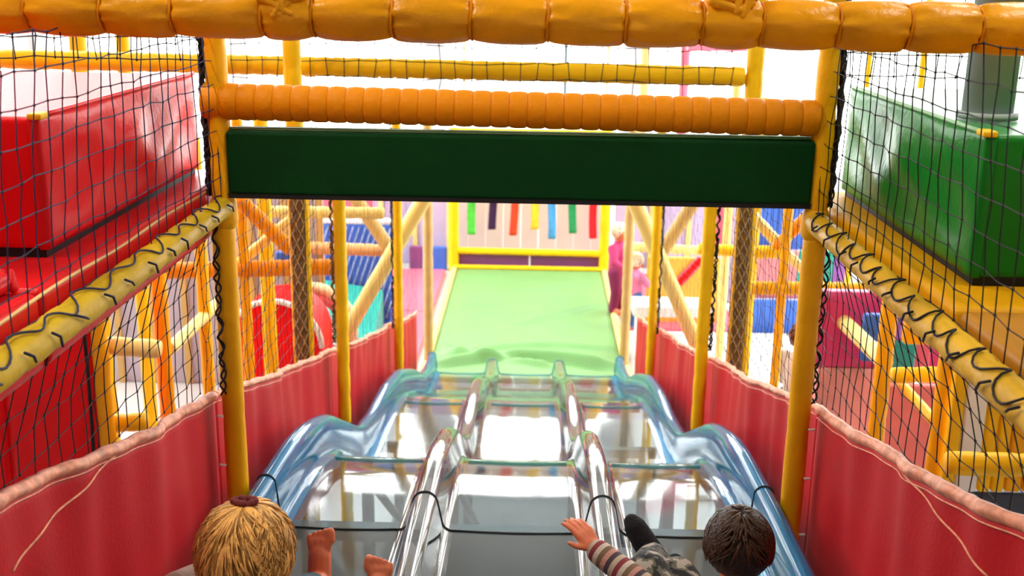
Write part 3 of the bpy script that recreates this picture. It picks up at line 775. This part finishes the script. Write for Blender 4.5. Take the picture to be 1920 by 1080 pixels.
mb.add([(x0, 10.0, FZ), (x1, 10.0, FZ), (x1, 10.9, FZ), (x0, 10.9, FZ), (x0, 10.0, FZ + .25), (x0, 10.9, b.z), (x1, 10.9, b.z - .1), (x1, 10.0, FZ + .04)],
       [(0, 3, 2, 1), (4, 7, 6, 5), (0, 1, 7, 4), (1, 2, 6, 7), (2, 3, 5, 6), (3, 0, 4, 5)])
mb.build('ramp_cover', TEAL, e, True, .02); MB().tube([(x0, 9.995, FZ + .255), (x1, 9.995, FZ + .045)], .008, 5).build('piping', WHITE, e)
# big pale braces next to the chute
for s, pts, lb in ((-1, ((640, 640), (808, 350)), 'blue netted panel'), (1, ((1178, 350), (1312, 660)), 'striped yellow board')):
    Yb = 8.2
    rail('diagonal_brace', PY(*pts[0], Yb), PY(*pts[1], Yb), .058, PALEY, 'wide pale yellow diagonal brace in front of the ' + lb, 'brace', pitch=.35, depth=.03, ties=False)
rail('diagonal_brace', PY(655, 355, 8.5), PY(738, 478, 8.5), .055, TAN, 'tan diagonal brace meeting the wide pale brace by the blue netted panel', 'brace', pitch=.3, depth=.03, ties=False)
rail('diagonal_brace', PY(1310, 365, 8.5), PY(1238, 478, 8.5), .055, TAN, 'tan diagonal brace meeting the wide pale brace by the striped board', 'brace', pitch=.3, depth=.03, ties=False)
a, b = PY(655, 375, 12.2), PY(700, 425, 12.2)
padbox('hanging_pad', (a.x - .3, 12.2, b.z), (b.x, 12.26, a.z + .3), PINK, 'pink pad hung high behind the tan diagonal brace')

# ------------------------------------------------------------------ the bays right of the chute
# striped yellow board
a, b = PY(1215, 482, 11.3), PY(1345, 585, 11.3)
e = thing('climbing_board', ((a.x + b.x) / 2, 11.3, FZ), 'yellow climbing board with a red striped diagonal ladder', 'board')
MB().box((a.x, 11.3, FZ), (b.x, 11.36, a.z)).build('board_sheet', mat('warm yellow board', (.78, .46, .06), .5), e, True, .015)
p, q = PY(1268, 535, 11.28), PY(1318, 482, 11.28)
for k in range(9):
    c = p.lerp(q, (k + .5) / 9); MB().box((c.x - .045, 11.27, c.z - .012), (c.x + .045, 11.30, c.z + .012)).build('rung', REDB, e, False)
MB().tube([p + Vector((-.05, 0, 0)), q + Vector((-.05, 0, 0))], .012, 6).build('ladder_rail', PINK, e); MB().tube([p + Vector((.05, 0, 0)), q + Vector((.05, 0, 0))], .012, 6).build('ladder_rail', PINK, e)
rail('cross_rail', PY(1170, 462, 10.9), PY(1345, 472, 10.9), .05, PALEY, 'pale yellow rail along the top of the striped board', pitch=.12, ties=False)
rail('cross_rail', PY(1310, 466, 8.8), PY(1420, 474, 8.8), .05, YELB, 'yellow rail passing behind the brown netted post on the white floor side', pitch=.1, ties=False)
a, b = PY(1186, 568, 10.2), PY(1335, 592, 10.2)
e = thing('low_bench', ((a.x + b.x) / 2, 10.2, FZ), 'white low bench in front of the striped yellow board', 'bench')
MB().box((a.x, 10.1, b.z), (b.x, 10.45, a.z)).build('seat', WHITE, e, True, .02)
for x in (a.x + .05, b.x - .1): MB().box((x, 10.12, FZ), (x + .06, 10.43, b.z)).build('leg', WHITE, e, True, .01)
c = PY(1304, 630, 9.7)
padbox('soft_cube', (c.x - .07, 9.6, FZ), (c.x + .07, 9.75, FZ + .2), REDB, 'little red soft cube by the white bench', 'cube', bev=.03)
c = PY(1365, 600, 9.6)
XR = 1.78
_, p1 = postX(1404, 600, XR, .032, YELB, 'yellow foam post next to the brown post, white floor behind')
_, p2 = postX(1458, 640, XR, .034, YEL, 'slim yellow foam post in the middle of the white floor')
_, p3 = postX(1655, 700, XR, .042, YEL, 'yellow foam post dividing magenta ramp from coloured pads')
_, p4 = postX(1766, 780, XR, .042, YEL, 'yellow foam post dividing coloured pads from the yellow slatted board')
_, p5 = postX(1352, 600, XR + .05, .040, PALEY, 'pale yellow foam post hugging the brown netted post')
rail('cross_rail', PY(1398, 540, p2.y), PY(1640, 542, p2.y), .05, YEL, 'yellow ribbed rail above the white floor', pitch=.07, depth=.1, ties=False)
rail('cross_rail', PY(1395, 473, p2.y + .4), PY(1462, 472, p2.y + .4), .05, YELB, 'short yellow rail under the V of two pale braces', pitch=.09, ties=False)
rail('diagonal_brace', PY(1400, 392, p2.y + .5), PY(1464, 462, p2.y + .5), .042, PALEY, 'pale brace falling to the V in front of blue mesh', 'brace', pitch=.14, ties=False)
rail('diagonal_brace', PY(1452, 468, p2.y + .4), PY(1530, 388, p2.y + .4), .046, ORA, 'orange brace rising from the V in front of blue mesh', 'brace', pitch=.14, ties=False)
rail('diagonal_brace', PY(1470, 470, p2.y + .6), PY(1520, 520, p2.y + .6), .036, PALEY, 'short pale brace beside the first post, under the amber deck', 'brace', pitch=.14, ties=False)
def board(px0, py0, px1, py1, Y, m, label, name='vinyl_panel', tofloor=False, cat='panel', th=.06):
    a, b = PY(px0, py0, Y), PY(px1, py1, Y)
    return padbox(name, (a.x, Y, FZ if tofloor else b.z), (b.x, Y + th, a.z), m, label, cat)
board(1402, 330, 1540, 470, 11.4, BLUE, 'large blue panel high behind the pale V braces')
board(1412, 470, 1500, 562, 11.2, mat('salmon vinyl', (.62, .20, .22), .5), 'salmon pink panel behind the yellow ribbed rail')
board(1405, 562, 1545, 622, 11.1, BLUE, 'low blue panel standing on the far edge of the white floor', tofloor=True)
board(1340, 360, 1372, 470, 12.0, PINK, 'pink panel beside the brown netted post, high up')
board(1345, 480, 1372, 570, 11.9, LAV, 'lavender panel beside the brown netted post')
# white floor tiles
for k in range(3):
    padbox('floor_tile', (1.06 + .9 * k, 7.2, FZ), (1.94 + .9 * k, 11.0, FZ + .04), WHITE, ['white vinyl floor tile next to the chute', 'white vinyl floor tile in the middle of the white floor', 'white vinyl floor tile against the magenta ramp'][k], 'floor tile', bev=.01)
# magenta ramp with yellow sloping rail
e = thing('soft_ramp', (3.0, 7.6, FZ), 'magenta and pink padded ramp behind the sloping yellow rail', 'ramp')
Yr = p3.y + .9
for k, (pa, pb_, m) in enumerate(((548, 690, MAG), (690, 830, mat('pale pink vinyl', (.80, .38, .36), .45)))):
    a, b = PY(1535, pa, Yr), PY(1700, pb_, Yr)
    MB().slab(lambda u, v: (lerp(a.x, b.x, u), Yr + .10 * k * 0 - .01 * math.sin(math.pi * u) * math.sin(math.pi * v), lerp(max(b.z, FZ), a.z, v)), 10, 8, (0, .08, 0)).build('ramp_pad', m, e)
rail('sloping_rail', PXp(1543, 565, XR + .05), PXp(1660, 680, XR + .05), .045, PALEY, 'pale ribbed rail running forward over the magenta ramp', pitch=.09, ties=False)
for k, (x0, x1, y0, y1, m, cn) in enumerate(((1500, 1560, 470, 535, TEAL, 'teal'), (1562, 1590, 475, 535, mat('violet vinyl', (.36, .12, .50), .45), 'violet'), (1592, 1640, 490, 560, WHITE, 'white'))):
    board(x0, y0, x1, y1, 9.6 + .1 * k, m, cn + ' pad peeping over the yellow rail beside the first post', 'hanging_pad', cat='pad')
Yc = p4.y + 1.5
for k, (x0, x1, y0, y1, m, cn) in enumerate(((1622, 1650, 590, 680, BLUE, 'blue'), (1668, 1690, 575, 640, mat('violet vinyl', (.36, .12, .50), .45), 'violet'), (1668, 1712, 642, 720, TEAL, 'teal'), (1714, 1742, 610, 700, PINK, 'rose'), (1743, 1762, 630, 760, MAG, 'magenta'))):
    board(x0, y0, x1, y1, Yc + .07 * k, m, cn + ' upright pad between the two yellow posts below the amber deck', 'upright_pad', cat='pad')
board(1664, 722, 1760, 905, Yc - .1, mat('coral vinyl', (.78, .18, .16), .45), 'coral pink pad low between the two yellow posts', 'upright_pad', cat='pad')
rail('cross_rail', PY(1672, 704, p4.y + .2), PY(1760, 702, p4.y + .2), .036, YELB, 'short yellow rail between the two posts in front of teal pad', pitch=.1, ties=False)
rail('sloping_rail', PXp(1672, 700, XR + .1), PXp(1752, 790, XR + .1), .026, YEL, 'thin yellow rail sloping down across the coral pad', pitch=.1, ties=False)
rail('cross_rail', PY(1775, 868, 3.9), PY(2050, 876, 3.9), .046, YELB, 'yellow foam rail across the yellow slatted board', pitch=.15, ties=False)
e = thing('slatted_board', (PY(1850, 800, 4.3).x, 4.3, -2.4), 'bright yellow slatted board with a white pad behind the net', 'board')
for k, (x0, x1, m) in enumerate(((1783, 1806, YELB), (1809, 1850, WHITE), (1853, 1876, YELB), (1879, 1902, YELB), (1905, 1935, YEL), (1938, 1975, YEL))):
    a, b = PY(x0, 640 if k != 1 else 655, 4.3), PY(x1, 925, 4.3); xa_, xb_ = PY(x0, 780, 4.3).x, PY(x1, 780, 4.3).x
    MB().box((xa_, 4.3, b.z), (xb_, 4.35, a.z)).build('slat', m, e, True, .012)
a, b = PY(1780, 922, 4.32), PY(2000, 1010, 4.32)
MB().box((a.x, 4.32, FZ), (b.x, 4.38, a.z)).build('kick_board', mat('slate board', (.05, .06, .09), .5), e, True, .01)
board(1700, 600, 1800, 650, p4.y + .35, YEL, 'yellow pad strip under the amber deck between posts', 'hanging_pad', cat='pad')
# navy cushions against the chute panel
for px, py, m, lb in ((1584, 772, mat('charcoal cloth', (.02, .022, .026), .8), 'charcoal cushion lying by the magenta ramp'), (1648, 800, mat('navy cloth', (.02, .03, .10), .8), 'navy cushion lying by the magenta ramp')):
    c = PY(px, py, 6.4)
    e = thing('cushion_stack', (c.x, 6.4, FZ), lb.replace('lying', 'on a white box'), 'cushion')
    MB().box((c.x - .085, 6.3, FZ), (c.x + .085, 6.55, c.z - .04)).build('box_base', WHITE, e, True, .02)
    MB().ell((c.x, 6.42, c.z), (.095, .14, .06), 18, 10).build('cushion', m, e)

# ------------------------------------------------------------------ far things above the beam
c0, c1 = PY(1812, 150, 2.78), PY(1905, 150, 2.78)
e = thing('round_column', ((c0.x + c1.x) / 2, 2.78, -.312), 'grey green round column rising from the green block', 'column')
MB().tube([((c0.x + c1.x) / 2, 2.78, z) for z in (-.312, HZ1)], (c1.x - c0.x) / 2, 28).build('shaft', GREY, e)
MB().tube([((c0.x + c1.x) / 2, 2.78, -.316), ((c0.x + c1.x) / 2, 2.78, -.300)], (c1.x - c0.x) / 2 + .012, 28).build('base_ring', GREY, e)
for px, m, r, Y, lb in ((148, YELB, .05, 6.4, 'yellow foam upright behind the red block'), (232, YELB, .045, 7.2, 'thin yellow upright behind the red block, nearer the front post'), (870, PALEY, .022, 15.5, 'pale thin pole before the bright windows'), (1061, STEEL, .03, 15.8, 'grey thin pole before the bright windows'),
                     (1140, PALEY, .022, 15.5, 'pale yellow thin pole before the bright windows'), (1210, TAN, .06, 15.0, 'tan thick pole before the bright windows'), (1285, PINK, .07, 15.0, 'pink pole before the bright windows'), (1630, YELB, .025, 9.0, 'thin yellow pole above the green block, near the front post'), (1732, YELB, .03, 9.0, 'thin yellow pole above the green block, near the grey column')):
    q = PY(px, 110, Y)
    rail('foam_pole', (q.x, Y, FZ), (q.x, Y, HZ1 - .9), r, m, lb, 'pole', pitch=.4, depth=.04, ties=False)
a, b = PY(1290, 78, 14.6), PY(1410, 98, 14.6)
padbox('hanging_pad', (a.x, 14.6, b.z), (b.x, 14.7, a.z + .1), PINK, 'long pink pad hung high beside the yellow upright')
xu = PY(1411, 120, YB)

# ------------------------------------------------------------------ people
def fuse(mb, name, voxel, m, parent, it=6, fac=.5):
    """one continuous skin over overlapping limbs"""
    me = mb.mesh('tmp'); o = bpy.data.objects.new('tmp', me); COL.objects.link(o)
    r = o.modifiers.new('r', 'REMESH'); r.mode = 'VOXEL'; r.voxel_size = voxel; r.use_smooth_shade = True
    sm = o.modifiers.new('s', 'SMOOTH'); sm.iterations = it; sm.factor = fac
    dg = bpy.context.evaluated_depsgraph_get(); dg.update()
    out = bpy.data.meshes.new_from_object(o.evaluated_get(dg)); out.name = name
    bpy.data.objects.remove(o); bpy.data.meshes.remove(me)
    out.materials.clear(); out.materials.append(m)
    return link(name, out, parent)
def chain(mb, pts, n=12):
    for (p, r), (q, t) in zip(pts[:-1], pts[1:]): mb.capsule(p, r, q, t, n, 4)
def hand(mb, w, d, nrm, side, L, curl=.5):
    """palm and five bent fingers: w wrist, d pointing direction, nrm back of hand, side +1 thumb on the nrm x d side"""
    w, d, nrm = Vector(w), Vector(d).normalized(), Vector(nrm).normalized()
    nrm = (nrm - d * nrm.dot(d)).normalized(); sd = nrm.cross(d) * side
    mb.capsule(w - d * .01, L * .16, w + d * L * .12, L * .16, 10, 3)
    for k in range(4):                              # palm
        o = sd * L * (.17 - .115 * k)
        mb.capsule(w + o * .6 + d * L * .08, L * .105, w + o + d * L * .44, L * .095, 10, 3)
    for k, fl in enumerate((.46, .52, .48, .38)):
        o = sd * L * (.19 - .125 * k); p = w + o + d * L * .46; a = .15 + .05 * k; q = p; spread = sd * (.16 - .1 * k)
        for j, part in enumerate((.45, .32, .26)):
            dirv = (d * math.cos(a) - nrm * math.sin(a) + spread * .5).normalized(); q2 = q + dirv * L * fl * part
            mb.capsule(q, L * (.070 - .007 * j), q2, L * (.063 - .007 * j), 8, 3); q = q2; a += curl * (.8 + .1 * j)
    p = w + sd * L * .16 + d * L * .12
    q = p + (d * .6 + sd * .75 - nrm * .15).normalized() * L * .24; mb.capsule(p, L * .085, q, L * .070, 8, 3)
    q2 = q + (d * .85 + sd * .35 - nrm * .35).normalized() * L * .19; mb.capsule(q, L * .070, q2, L * .055, 8, 3)
def bare_foot(mb, heel, toe, side, L):
    """heel and toe points; toes end in five lobes spread along side"""
    h, t, sd = Vector(heel), Vector(toe), Vector(side).normalized(); d = (t - h).normalized()
    mb.capsule(h, L * .20, h + d * L * .45, L * .19, 12, 4)
    for k in range(4): mb.capsule(h + d * L * .25, L * .12, t + sd * L * (.13 - .087 * k) - d * L * .12, L * .085, 10, 3)
    for k, (r, l) in enumerate(((.08, .03), (.052, .04), (.05, .02), (.048, -.01), (.046, -.05))):
        o = sd * L * (.17 - .085 * k); mb.capsule(t + o - d * L * .10, L * r, t + o + d * L * l, L * r * .9, 8, 3)
def head(mb, c, R, look, upv=(0, 0, 1)):
    """skull, jaw, nose, brow, lips, ears; returns the head frame"""
    c = Vector(c); f = Vector(look).normalized(); u = Vector(upv); u = (u - f * u.dot(f)).normalized(); s = f.cross(u)
    rot = Matrix((s, f, u)).transposed()
    W = lambda x, y, z: c + (s * x + f * y + u * z) * R
    mb.ell(W(0, -.06, .12), (R * .80, R * .95, R * .90), 20, 14, rot)
    mb.ell(W(0, .16, -.40), (R * .60, R * .62, R * .55), 16, 10, rot)
    mb.capsule(W(0, .78, -.02), R * .07, W(0, .92, -.22), R * .11, 8, 3)
    mb.capsule(W(-.16, .74, -.52), R * .07, W(.16, .74, -.52), R * .07, 8, 3)
    mb.capsule(W(-.35, .70, .16), R * .10, W(.35, .70, .16), R * .10, 8, 3)
    for k in (-1, 1): mb.ell(W(.83 * k, -.05, -.10), (R * .09, R * .17, R * .25), 10, 8, rot)
    return W, rot
def eyes(W, R, par, iris):
    for k in (-1, 1):
        o = MB().ell(W(.32 * k, .80, .02), (R * .11, R * .07, R * .075), 10, 8).build('eye', mat('eye white', (.8, .8, .78), .2), par)
        MB().ell(W(.32 * k, .86, .02), (R * .05, R * .03, R * .05), 8, 6).build('iris', iris, o)
def hair(W, rot, R, par, m, m2, n, ln, spread, seed, back=-.6, r0=.016):
    """cap plus tapering locks following the skull"""
    r2 = random.Random(seed); cap = MB(); NU, NV = 30, 16
    def cf(u, v):
        a = 2 * math.pi * u; x, y = math.sin(a), math.cos(a)
        low = -.62 if y < .25 else (-.62 + (y - .25) / .75 * 1.05)       # hairline: low at the back, high on the brow
        t = lerp(math.pi / 2, math.asin(max(-.95, min(.95, low))), v)
        k = 1.06 + .025 * math.sin(9 * a + 3 * v) + .02 * math.sin(17 * a)
        return W(.82 * k * math.cos(t) * x, -.06 + .97 * k * math.cos(t) * y, .12 + .92 * k * math.sin(t))
    cap.grid(cf, NU, NV); o = cap.build('hair', m, par); lk = MB(); lk2 = MB()
    sol = o.modifiers.new('thick', 'SOLIDIFY'); sol.thickness = .006
    for i in range(n):
        a = r2.uniform(0, 6.283); t0 = r2.uniform(.2, 1.5); drop = r2.uniform(.5, 1) * ln; y = math.cos(a)
        low = back if y < .25 else (back + (y - .25) / .75 * 1.1)
        pts = []
        sw = .55 * math.sin(3 * a + seed) + r2.uniform(-.35, .35)
        for k in range(6):
            t = t0 - drop * k / 5
            t = max(t, low)
            kk = 1.05 + .05 * math.sin(math.pi * k / 5) + (spread * (k / 5) ** 2) * r2.uniform(.5, 1.1)
            b = a + sw * k / 5
            pts.append(W(.84 * kk * math.cos(t) * math.sin(b), -.06 + .99 * kk * math.cos(t) * math.cos(b), .12 + .94 * kk * math.sin(t)))
        (lk if i % 3 else lk2).tube(pts, [R * r0 * c for c in (2, 4.5, 5, 4, 2.6, .5)], 6)
    lk.build('lock_layer', m, o); lk2.build('lock_layer', m2, o)
    return o
def stripes_mat(key, cols, freq):
    if key in MATS: return MATS[key]
    m = mat(key, (.5, .5, .5), .8, .0, 4, .3, 120); nt = m.node_tree; N = nt.nodes; L = nt.links
    at = N.new('ShaderNodeAttribute'); at.attribute_name = 'along'
    mu = N.new('ShaderNodeMath'); mu.operation = 'MULTIPLY'; mu.inputs[1].default_value = freq
    fr = N.new('ShaderNodeMath'); fr.operation = 'FRACT'
    L.new(at.outputs['Fac'], mu.inputs[0]); L.new(mu.outputs[0], fr.inputs[0])
    rp = N.new('ShaderNodeValToRGB'); rp.color_ramp.interpolation = 'CONSTANT'
    el = rp.color_ramp.elements
    while len(el) < len(cols): el.new(0.5)
    for k, c in enumerate(cols): el[k].position = k / len(cols); el[k].color = c + (1,)
    L.new(fr.outputs[0], rp.inputs['Fac']); L.new(rp.outputs['Color'], N['Principled BSDF'].inputs['Base Color'])
    return m
def set_along(o, bones):
    me = o.data; n = len(me.vertices); co = np.empty(n * 3); me.vertices.foreach_get('co', co); co = co.reshape(-1, 3)
    best = np.full(n, 1e9); val = np.zeros(n)
    for A, B, off in bones:
        A, B = np.array(A), np.array(B); d = B - A; L = np.linalg.norm(d); t = np.clip((co - A) @ d / L ** 2, -.2, 1.2)
        ds = np.linalg.norm(co - (A + t[:, None] * d), axis=1); k = ds < best; best[k] = ds[k]; val[k] = off + t[k] * L
    at = me.attributes.new('along', 'FLOAT', 'POINT'); at.data.foreach_set('value', val)
SKIN = mat('warm skin', (0.62, 0.17, 0.08), .5, .06, 20, .05, 90)
BLOND = mat('blond hair', (0.80, 0.44, 0.12), .45, .25, 40, .4, 120); BLOND2 = mat('dark blond hair', (0.34, 0.16, 0.04), .45, .25, 40, .4, 120)
BRN = mat('brown hair', (0.035, 0.015, 0.007), .4, .3, 40, .4, 120); BRN2 = mat('lighter brown hair', (0.055, .022, .008), .4, .3, 40, .4, 120)
V = Vector

# --- brown-haired child in the third lane
LZ = lane_z(2.6)
hc = PY(1384, 1027, 2.58); R = .094
e = thing('person', (hc.x, 2.55, LZ), 'brown-haired child in striped jumper sitting on the slide, arm stretched across the divider', 'person')
hip = V((.53, 2.52, LZ + .085)); chest = V((hc.x, 2.55, hc.z - .21))
shL, shR = chest + V((-.105, .01, .045)), chest + V((.105, .01, .045))
wr = PY(1116, 1030, 2.84); el = PY(1222, 1112, 2.70); hd = PY(1078, 975, 2.89)
elR = V((hc.x + .17, 2.62, LZ + .15)); wrR = V((.70, 2.74, LZ + .06))
kL, aL = V((.385, 2.79, LZ + .205)), V((.338, 2.96, LZ + .165)); kR, aR = V((.475, 2.83, LZ + .17)), V((.50, 3.02, LZ + .045))
aL = PY(1226, 1045, 2.95); tL, tR = PY(1192, 990, 3.0), V((.50, 3.05, LZ + .075))
b = MB(); W_, rot = head(b, hc, R, (.02, 1, -.05))
chain(b, [(hc + V((0, -.02, -.04)), .048), (chest + V((0, 0, .06)), .045), (chest, .088), (hip, .092)])
for sgn, sh, e1, w1 in ((-1, shL, el, wr), (1, shR, elR, wrR)):
    chain(b, [(chest + V((0, 0, .03)), .06), (sh, .042), (e1, .031), (w1, .023)])
hand(b, wr, hd - wr, V((.3, -.5, .8)), 1, .125, .30)
hand(b, wrR, V((.1, 1, -.15)), V((0, 0, 1)), -1, .12, .5)
for h, k, a, t in ((hip + V((-.05, 0, -.01)), kL, aL, tL), (hip + V((.05, 0, -.01)), kR, aR, tR)):
    chain(b, [(h, .065), (k, .046), (a, .034), (t, .03)])
fuse(b, 'body', .0045, SKIN, e, 4)
j = MB()
chain(j, [(chest + V((0, 0, .05)), .062), (chest, .100), (hip + V((0, 0, .02)), .100)])
for sh, e1, w1 in ((shL, el, wr), (shR, elR, wrR)): chain(j, [(chest + V((0, 0, .03)), .075), (sh, .054), (e1, .043), (w1.lerp(e1, .06), .036)])
o = fuse(j, 'jumper', .007, stripes_mat('striped knit', [(.20, .03, .04), (.42, .34, .26), (.06, .04, .05), (.45, .22, .18), (.16, .10, .06), (.50, .42, .36)], 11.0), e, 4)
set_along(o, [(shL, el, 0), (el, wr, (el - shL).length), (shR, elR, 0), (elR, wrR, (elR - shR).length), (chest + V((0, 0, .1)), hip, 0)])
t = MB()
for h, k, a in ((hip + V((-.05, 0, -.01)), kL, aL), (hip + V((.05, 0, -.01)), kR, aR)): chain(t, [(hip, .098), (h, .078), (k, .060), (a.lerp(k, .12), .050)])
cam_m = mat('grey camouflage cloth', (.14, .13, .11), .8, .0, 26, .2, 90)
el_ = [n for n in cam_m.node_tree.nodes if n.type == 'VALTORGB'][0].color_ramp
el_.interpolation = 'CONSTANT'; el_.elements[0].color = (.015, .016, .018, 1); el_.elements[0].position = 0
el_.elements[1].color = (.34, .30, .26, 1); el_.elements[1].position = .56
x = el_.elements.new(.47); x.color = (.11, .11, .08, 1)
fuse(t, 'trousers', .007, cam_m, e, 4)
for a, tt in ((aL, tL), (aR, tR)):
    sk = MB(); d = (tt - a).normalized(); sk.capsule(a - d * .01 + V((0, -.012, -.012)), .040, a + V((0, -.008, -.005)), .040); sk.capsule(a, .041, tt, .035); sk.capsule(tt, .035, tt + d * .02, .026)
    fuse(sk, 'boot', .006, mat('black fleece', (.008, .008, .010), .9, .2, 60, .6, 160), e, 3)
eyes(W_, R, e, BRN)
hair(W_, rot, R, e, BRN, BRN2, 620, .75, .08, 3, r0=.008)

# --- blond child in the first lane
LZ = lane_z(2.3)
hc = PY(463, 1040, 2.32); R = .112
e = thing('person', (hc.x, 2.3, LZ), 'barefoot child with tousled blond hair sitting on the slide beside the red panel', 'person')
hip = V((-.55, 2.22, LZ + .10)); chest = V((hc.x, 2.25, hc.z - .24))
shL, shR = chest + V((-.125, .0, .06)), chest + V((.125, .0, .05))
elL, wrL = V((hc.x - .165, 2.30, hc.z - .09)), V((hc.x - .07, 2.50, hc.z - .12))
elR, wrR = V((hc.x + .15, 2.36, LZ + .2)), V((hc.x + .10, 2.55, LZ + .17))
tL, tR = PY(600, 1000, 2.98), PY(712, 1052, 2.86)
aL, aR = tL + V((.0, -.045, -.135)), tR + V((.0, -.045, -.13))
kL, kR = V((-.56, 2.60, LZ + .19)), V((-.46, 2.58, LZ + .19))
b = MB(); W_, rot = head(b, hc, R, (.05, 1, -.12))
chain(b, [(hc + V((0, -.02, -.05)), .055), (chest + V((0, 0, .08)), .052), (chest, .10), (hip, .105)])
for sh, e1, w1 in ((shL, elL, wrL), (shR, elR, wrR)): chain(b, [(chest + V((0, 0, .04)), .07), (sh, .048), (e1, .036), (w1, .026)])
hand(b, wrL, V((.3, 1, .2)), V((0, -.2, 1)), 1, .135, .5); hand(b, wrR, V((-.1, 1, -.2)), V((0, 0, 1)), -1, .135, .5)
for h, k, a, t_, sd in ((hip + V((-.055, 0, -.01)), kL, aL, tL, 1), (hip + V((.055, 0, -.01)), kR, aR, tR, -1)):
    chain(b, [(h, .075), (k, .052), (a, .034)])
    bare_foot(b, a + V((0, .01, -.01)), t_, V((sd, 0, 0)), .185)
fuse(b, 'body', .004, SKIN, e, 2)
j = MB(); chain(j, [(chest + V((0, 0, .06)), .070), (chest, .112), (hip + V((0, 0, .02)), .112)])
for sh, e1, w1 in ((shL, elL, wrL), (shR, elR, wrR)): chain(j, [(chest + V((0, 0, .04)), .085), (sh, .062), (e1, .048), (w1.lerp(e1, .3), .042)])
fuse(j, 'top', .008, mat('pale pink jersey', (.62, .48, .40), .8, .06, 10, .3, 100), e, 4)
t = MB()
for h, k, a in ((hip + V((-.055, 0, -.01)), kL, aL), (hip + V((.055, 0, -.01)), kR, aR)): chain(t, [(hip, .112), (h, .088), (k, .066), (a.lerp(k, .35), .050)])
fuse(t, 'trousers', .008, mat('dark teal leggings', (.02, .06, .08), .8, .1, 10, .2, 100), e, 4)
eyes(W_, R, e, mat('blue iris', (.08, .2, .4), .2))
hr = hair(W_, rot, R, e, BLOND, BLOND2, 1300, 1.25, .20, 9, r0=.0060)
kc = W_(-.02, -.05, 1.12)
mb = MB(); r2 = random.Random(4)
for k in range(9): a = k * .7; mb.capsule(kc + V((.022 * math.cos(a), .012 * math.sin(a), .006 * math.sin(2 * a))), .009, kc + V((.026 * math.cos(a + .6), .014 * math.sin(a + .6), .008)), .008, 8, 3)
mb.build('hair_tie', mat('maroon scrunchie', (.16, .03, .03), .8), e)

# --- children further off
def far_child(x, y, h, top_m, leg_m, hair_m, label, arms=0.0, turn=0.0, z=FZ, pose='stand'):
    e = thing('person', (x, y, z), label, 'person'); s = h
    B = V((x, y, z)); look = V((math.sin(turn), math.cos(turn), 0)); sd = V((look.y, -look.x, 0))
    P = lambda a, f, u: B + (sd * a + look * f + V((0, 0, u))) * s
    R = .085 * s + .012; hc = P(0, .01, .90)
    b = MB(); W_, rot = head(b, hc, R, look)
    chain(b, [(P(0, 0, .84), .038 * s), (P(0, 0, .79), .036 * s), (P(0, 0, .70), .085 * s), (P(0, 0, .50), .088 * s)])
    J = MB(); chain(J, [(P(0, 0, .775), .055 * s), (P(0, 0, .70), .100 * s), (P(0, 0, .48), .104 * s)]); T = MB()
    for k in (-1, 1):
        sh = P(.115 * k, 0, .74); el = P(.17 * k, .03 + .06 * arms, .58 + .06 * arms); w = P(.15 * k, .08 + .16 * arms, .45 + .22 * arms)
        chain(b, [(P(0, 0, .72), .05 * s), (sh, .042 * s), (el, .032 * s), (w, .025 * s)]); hand(b, w, look * arms + V((0, 0, -.6 + arms)), sd * k, -k, .11 * s, .4)
        chain(J, [(P(0, 0, .71), .07 * s), (sh, .056 * s), (el, .045 * s), (w.lerp(el, .15), .038 * s)])
        hp, kn, an = P(.055 * k, 0, .46), P(.065 * k, .03, .25), P(.07 * k, 0, .05)
        chain(b, [(hp, .07 * s), (kn, .046 * s), (an, .034 * s), (P(.08 * k, .10, .03), .03 * s)])
        chain(T, [(P(0, 0, .47), .09 * s), (hp, .082 * s), (kn, .060 * s), (an, .048 * s)])
    fuse(b, 'body', .009, SKIN, e, 3); fuse(J, 'top', .011, top_m, e, 3); fuse(T, 'trousers', .011, leg_m, e, 3)
    eyes(W_, R, e, BRN); hair(W_, rot, R, e, hair_m, hair_m, 70, .8, .05, 5, r0=.02)
q = PY(1158, 500, 11.6)
far_child(q.x, 11.6, .98, mat('raspberry cloth', (.42, .04, .14), .8), mat('wine cloth', (.20, .02, .08), .8), mat('pale blond hair', (.75, .60, .45), .5), 'fair-haired child in raspberry clothes standing by the green mat', .5, 2.2, FZ + .05)
q = PY(1182, 540, 11.0)
far_child(q.x + .04, 11.0, .80, mat('pink cloth', (.70, .18, .35), .8), mat('denim blue cloth', (.05, .12, .30), .8), mat('pale blond hair', (.75, .60, .45), .5), 'small child in pink top and blue trousers near the white bench', .8, 1.0, FZ + .05)
q = PY(1497, 696, 8.0)
far_child(q.x, 8.0, 1.06, mat('cream cloth', (.6, .52, .42), .8), mat('navy cloth', (.02, .03, .10), .8), mat('chestnut hair', (.16, .055, .02), .5), 'chestnut-haired child in cream top beside the white floor behind a front post', .3, .6)
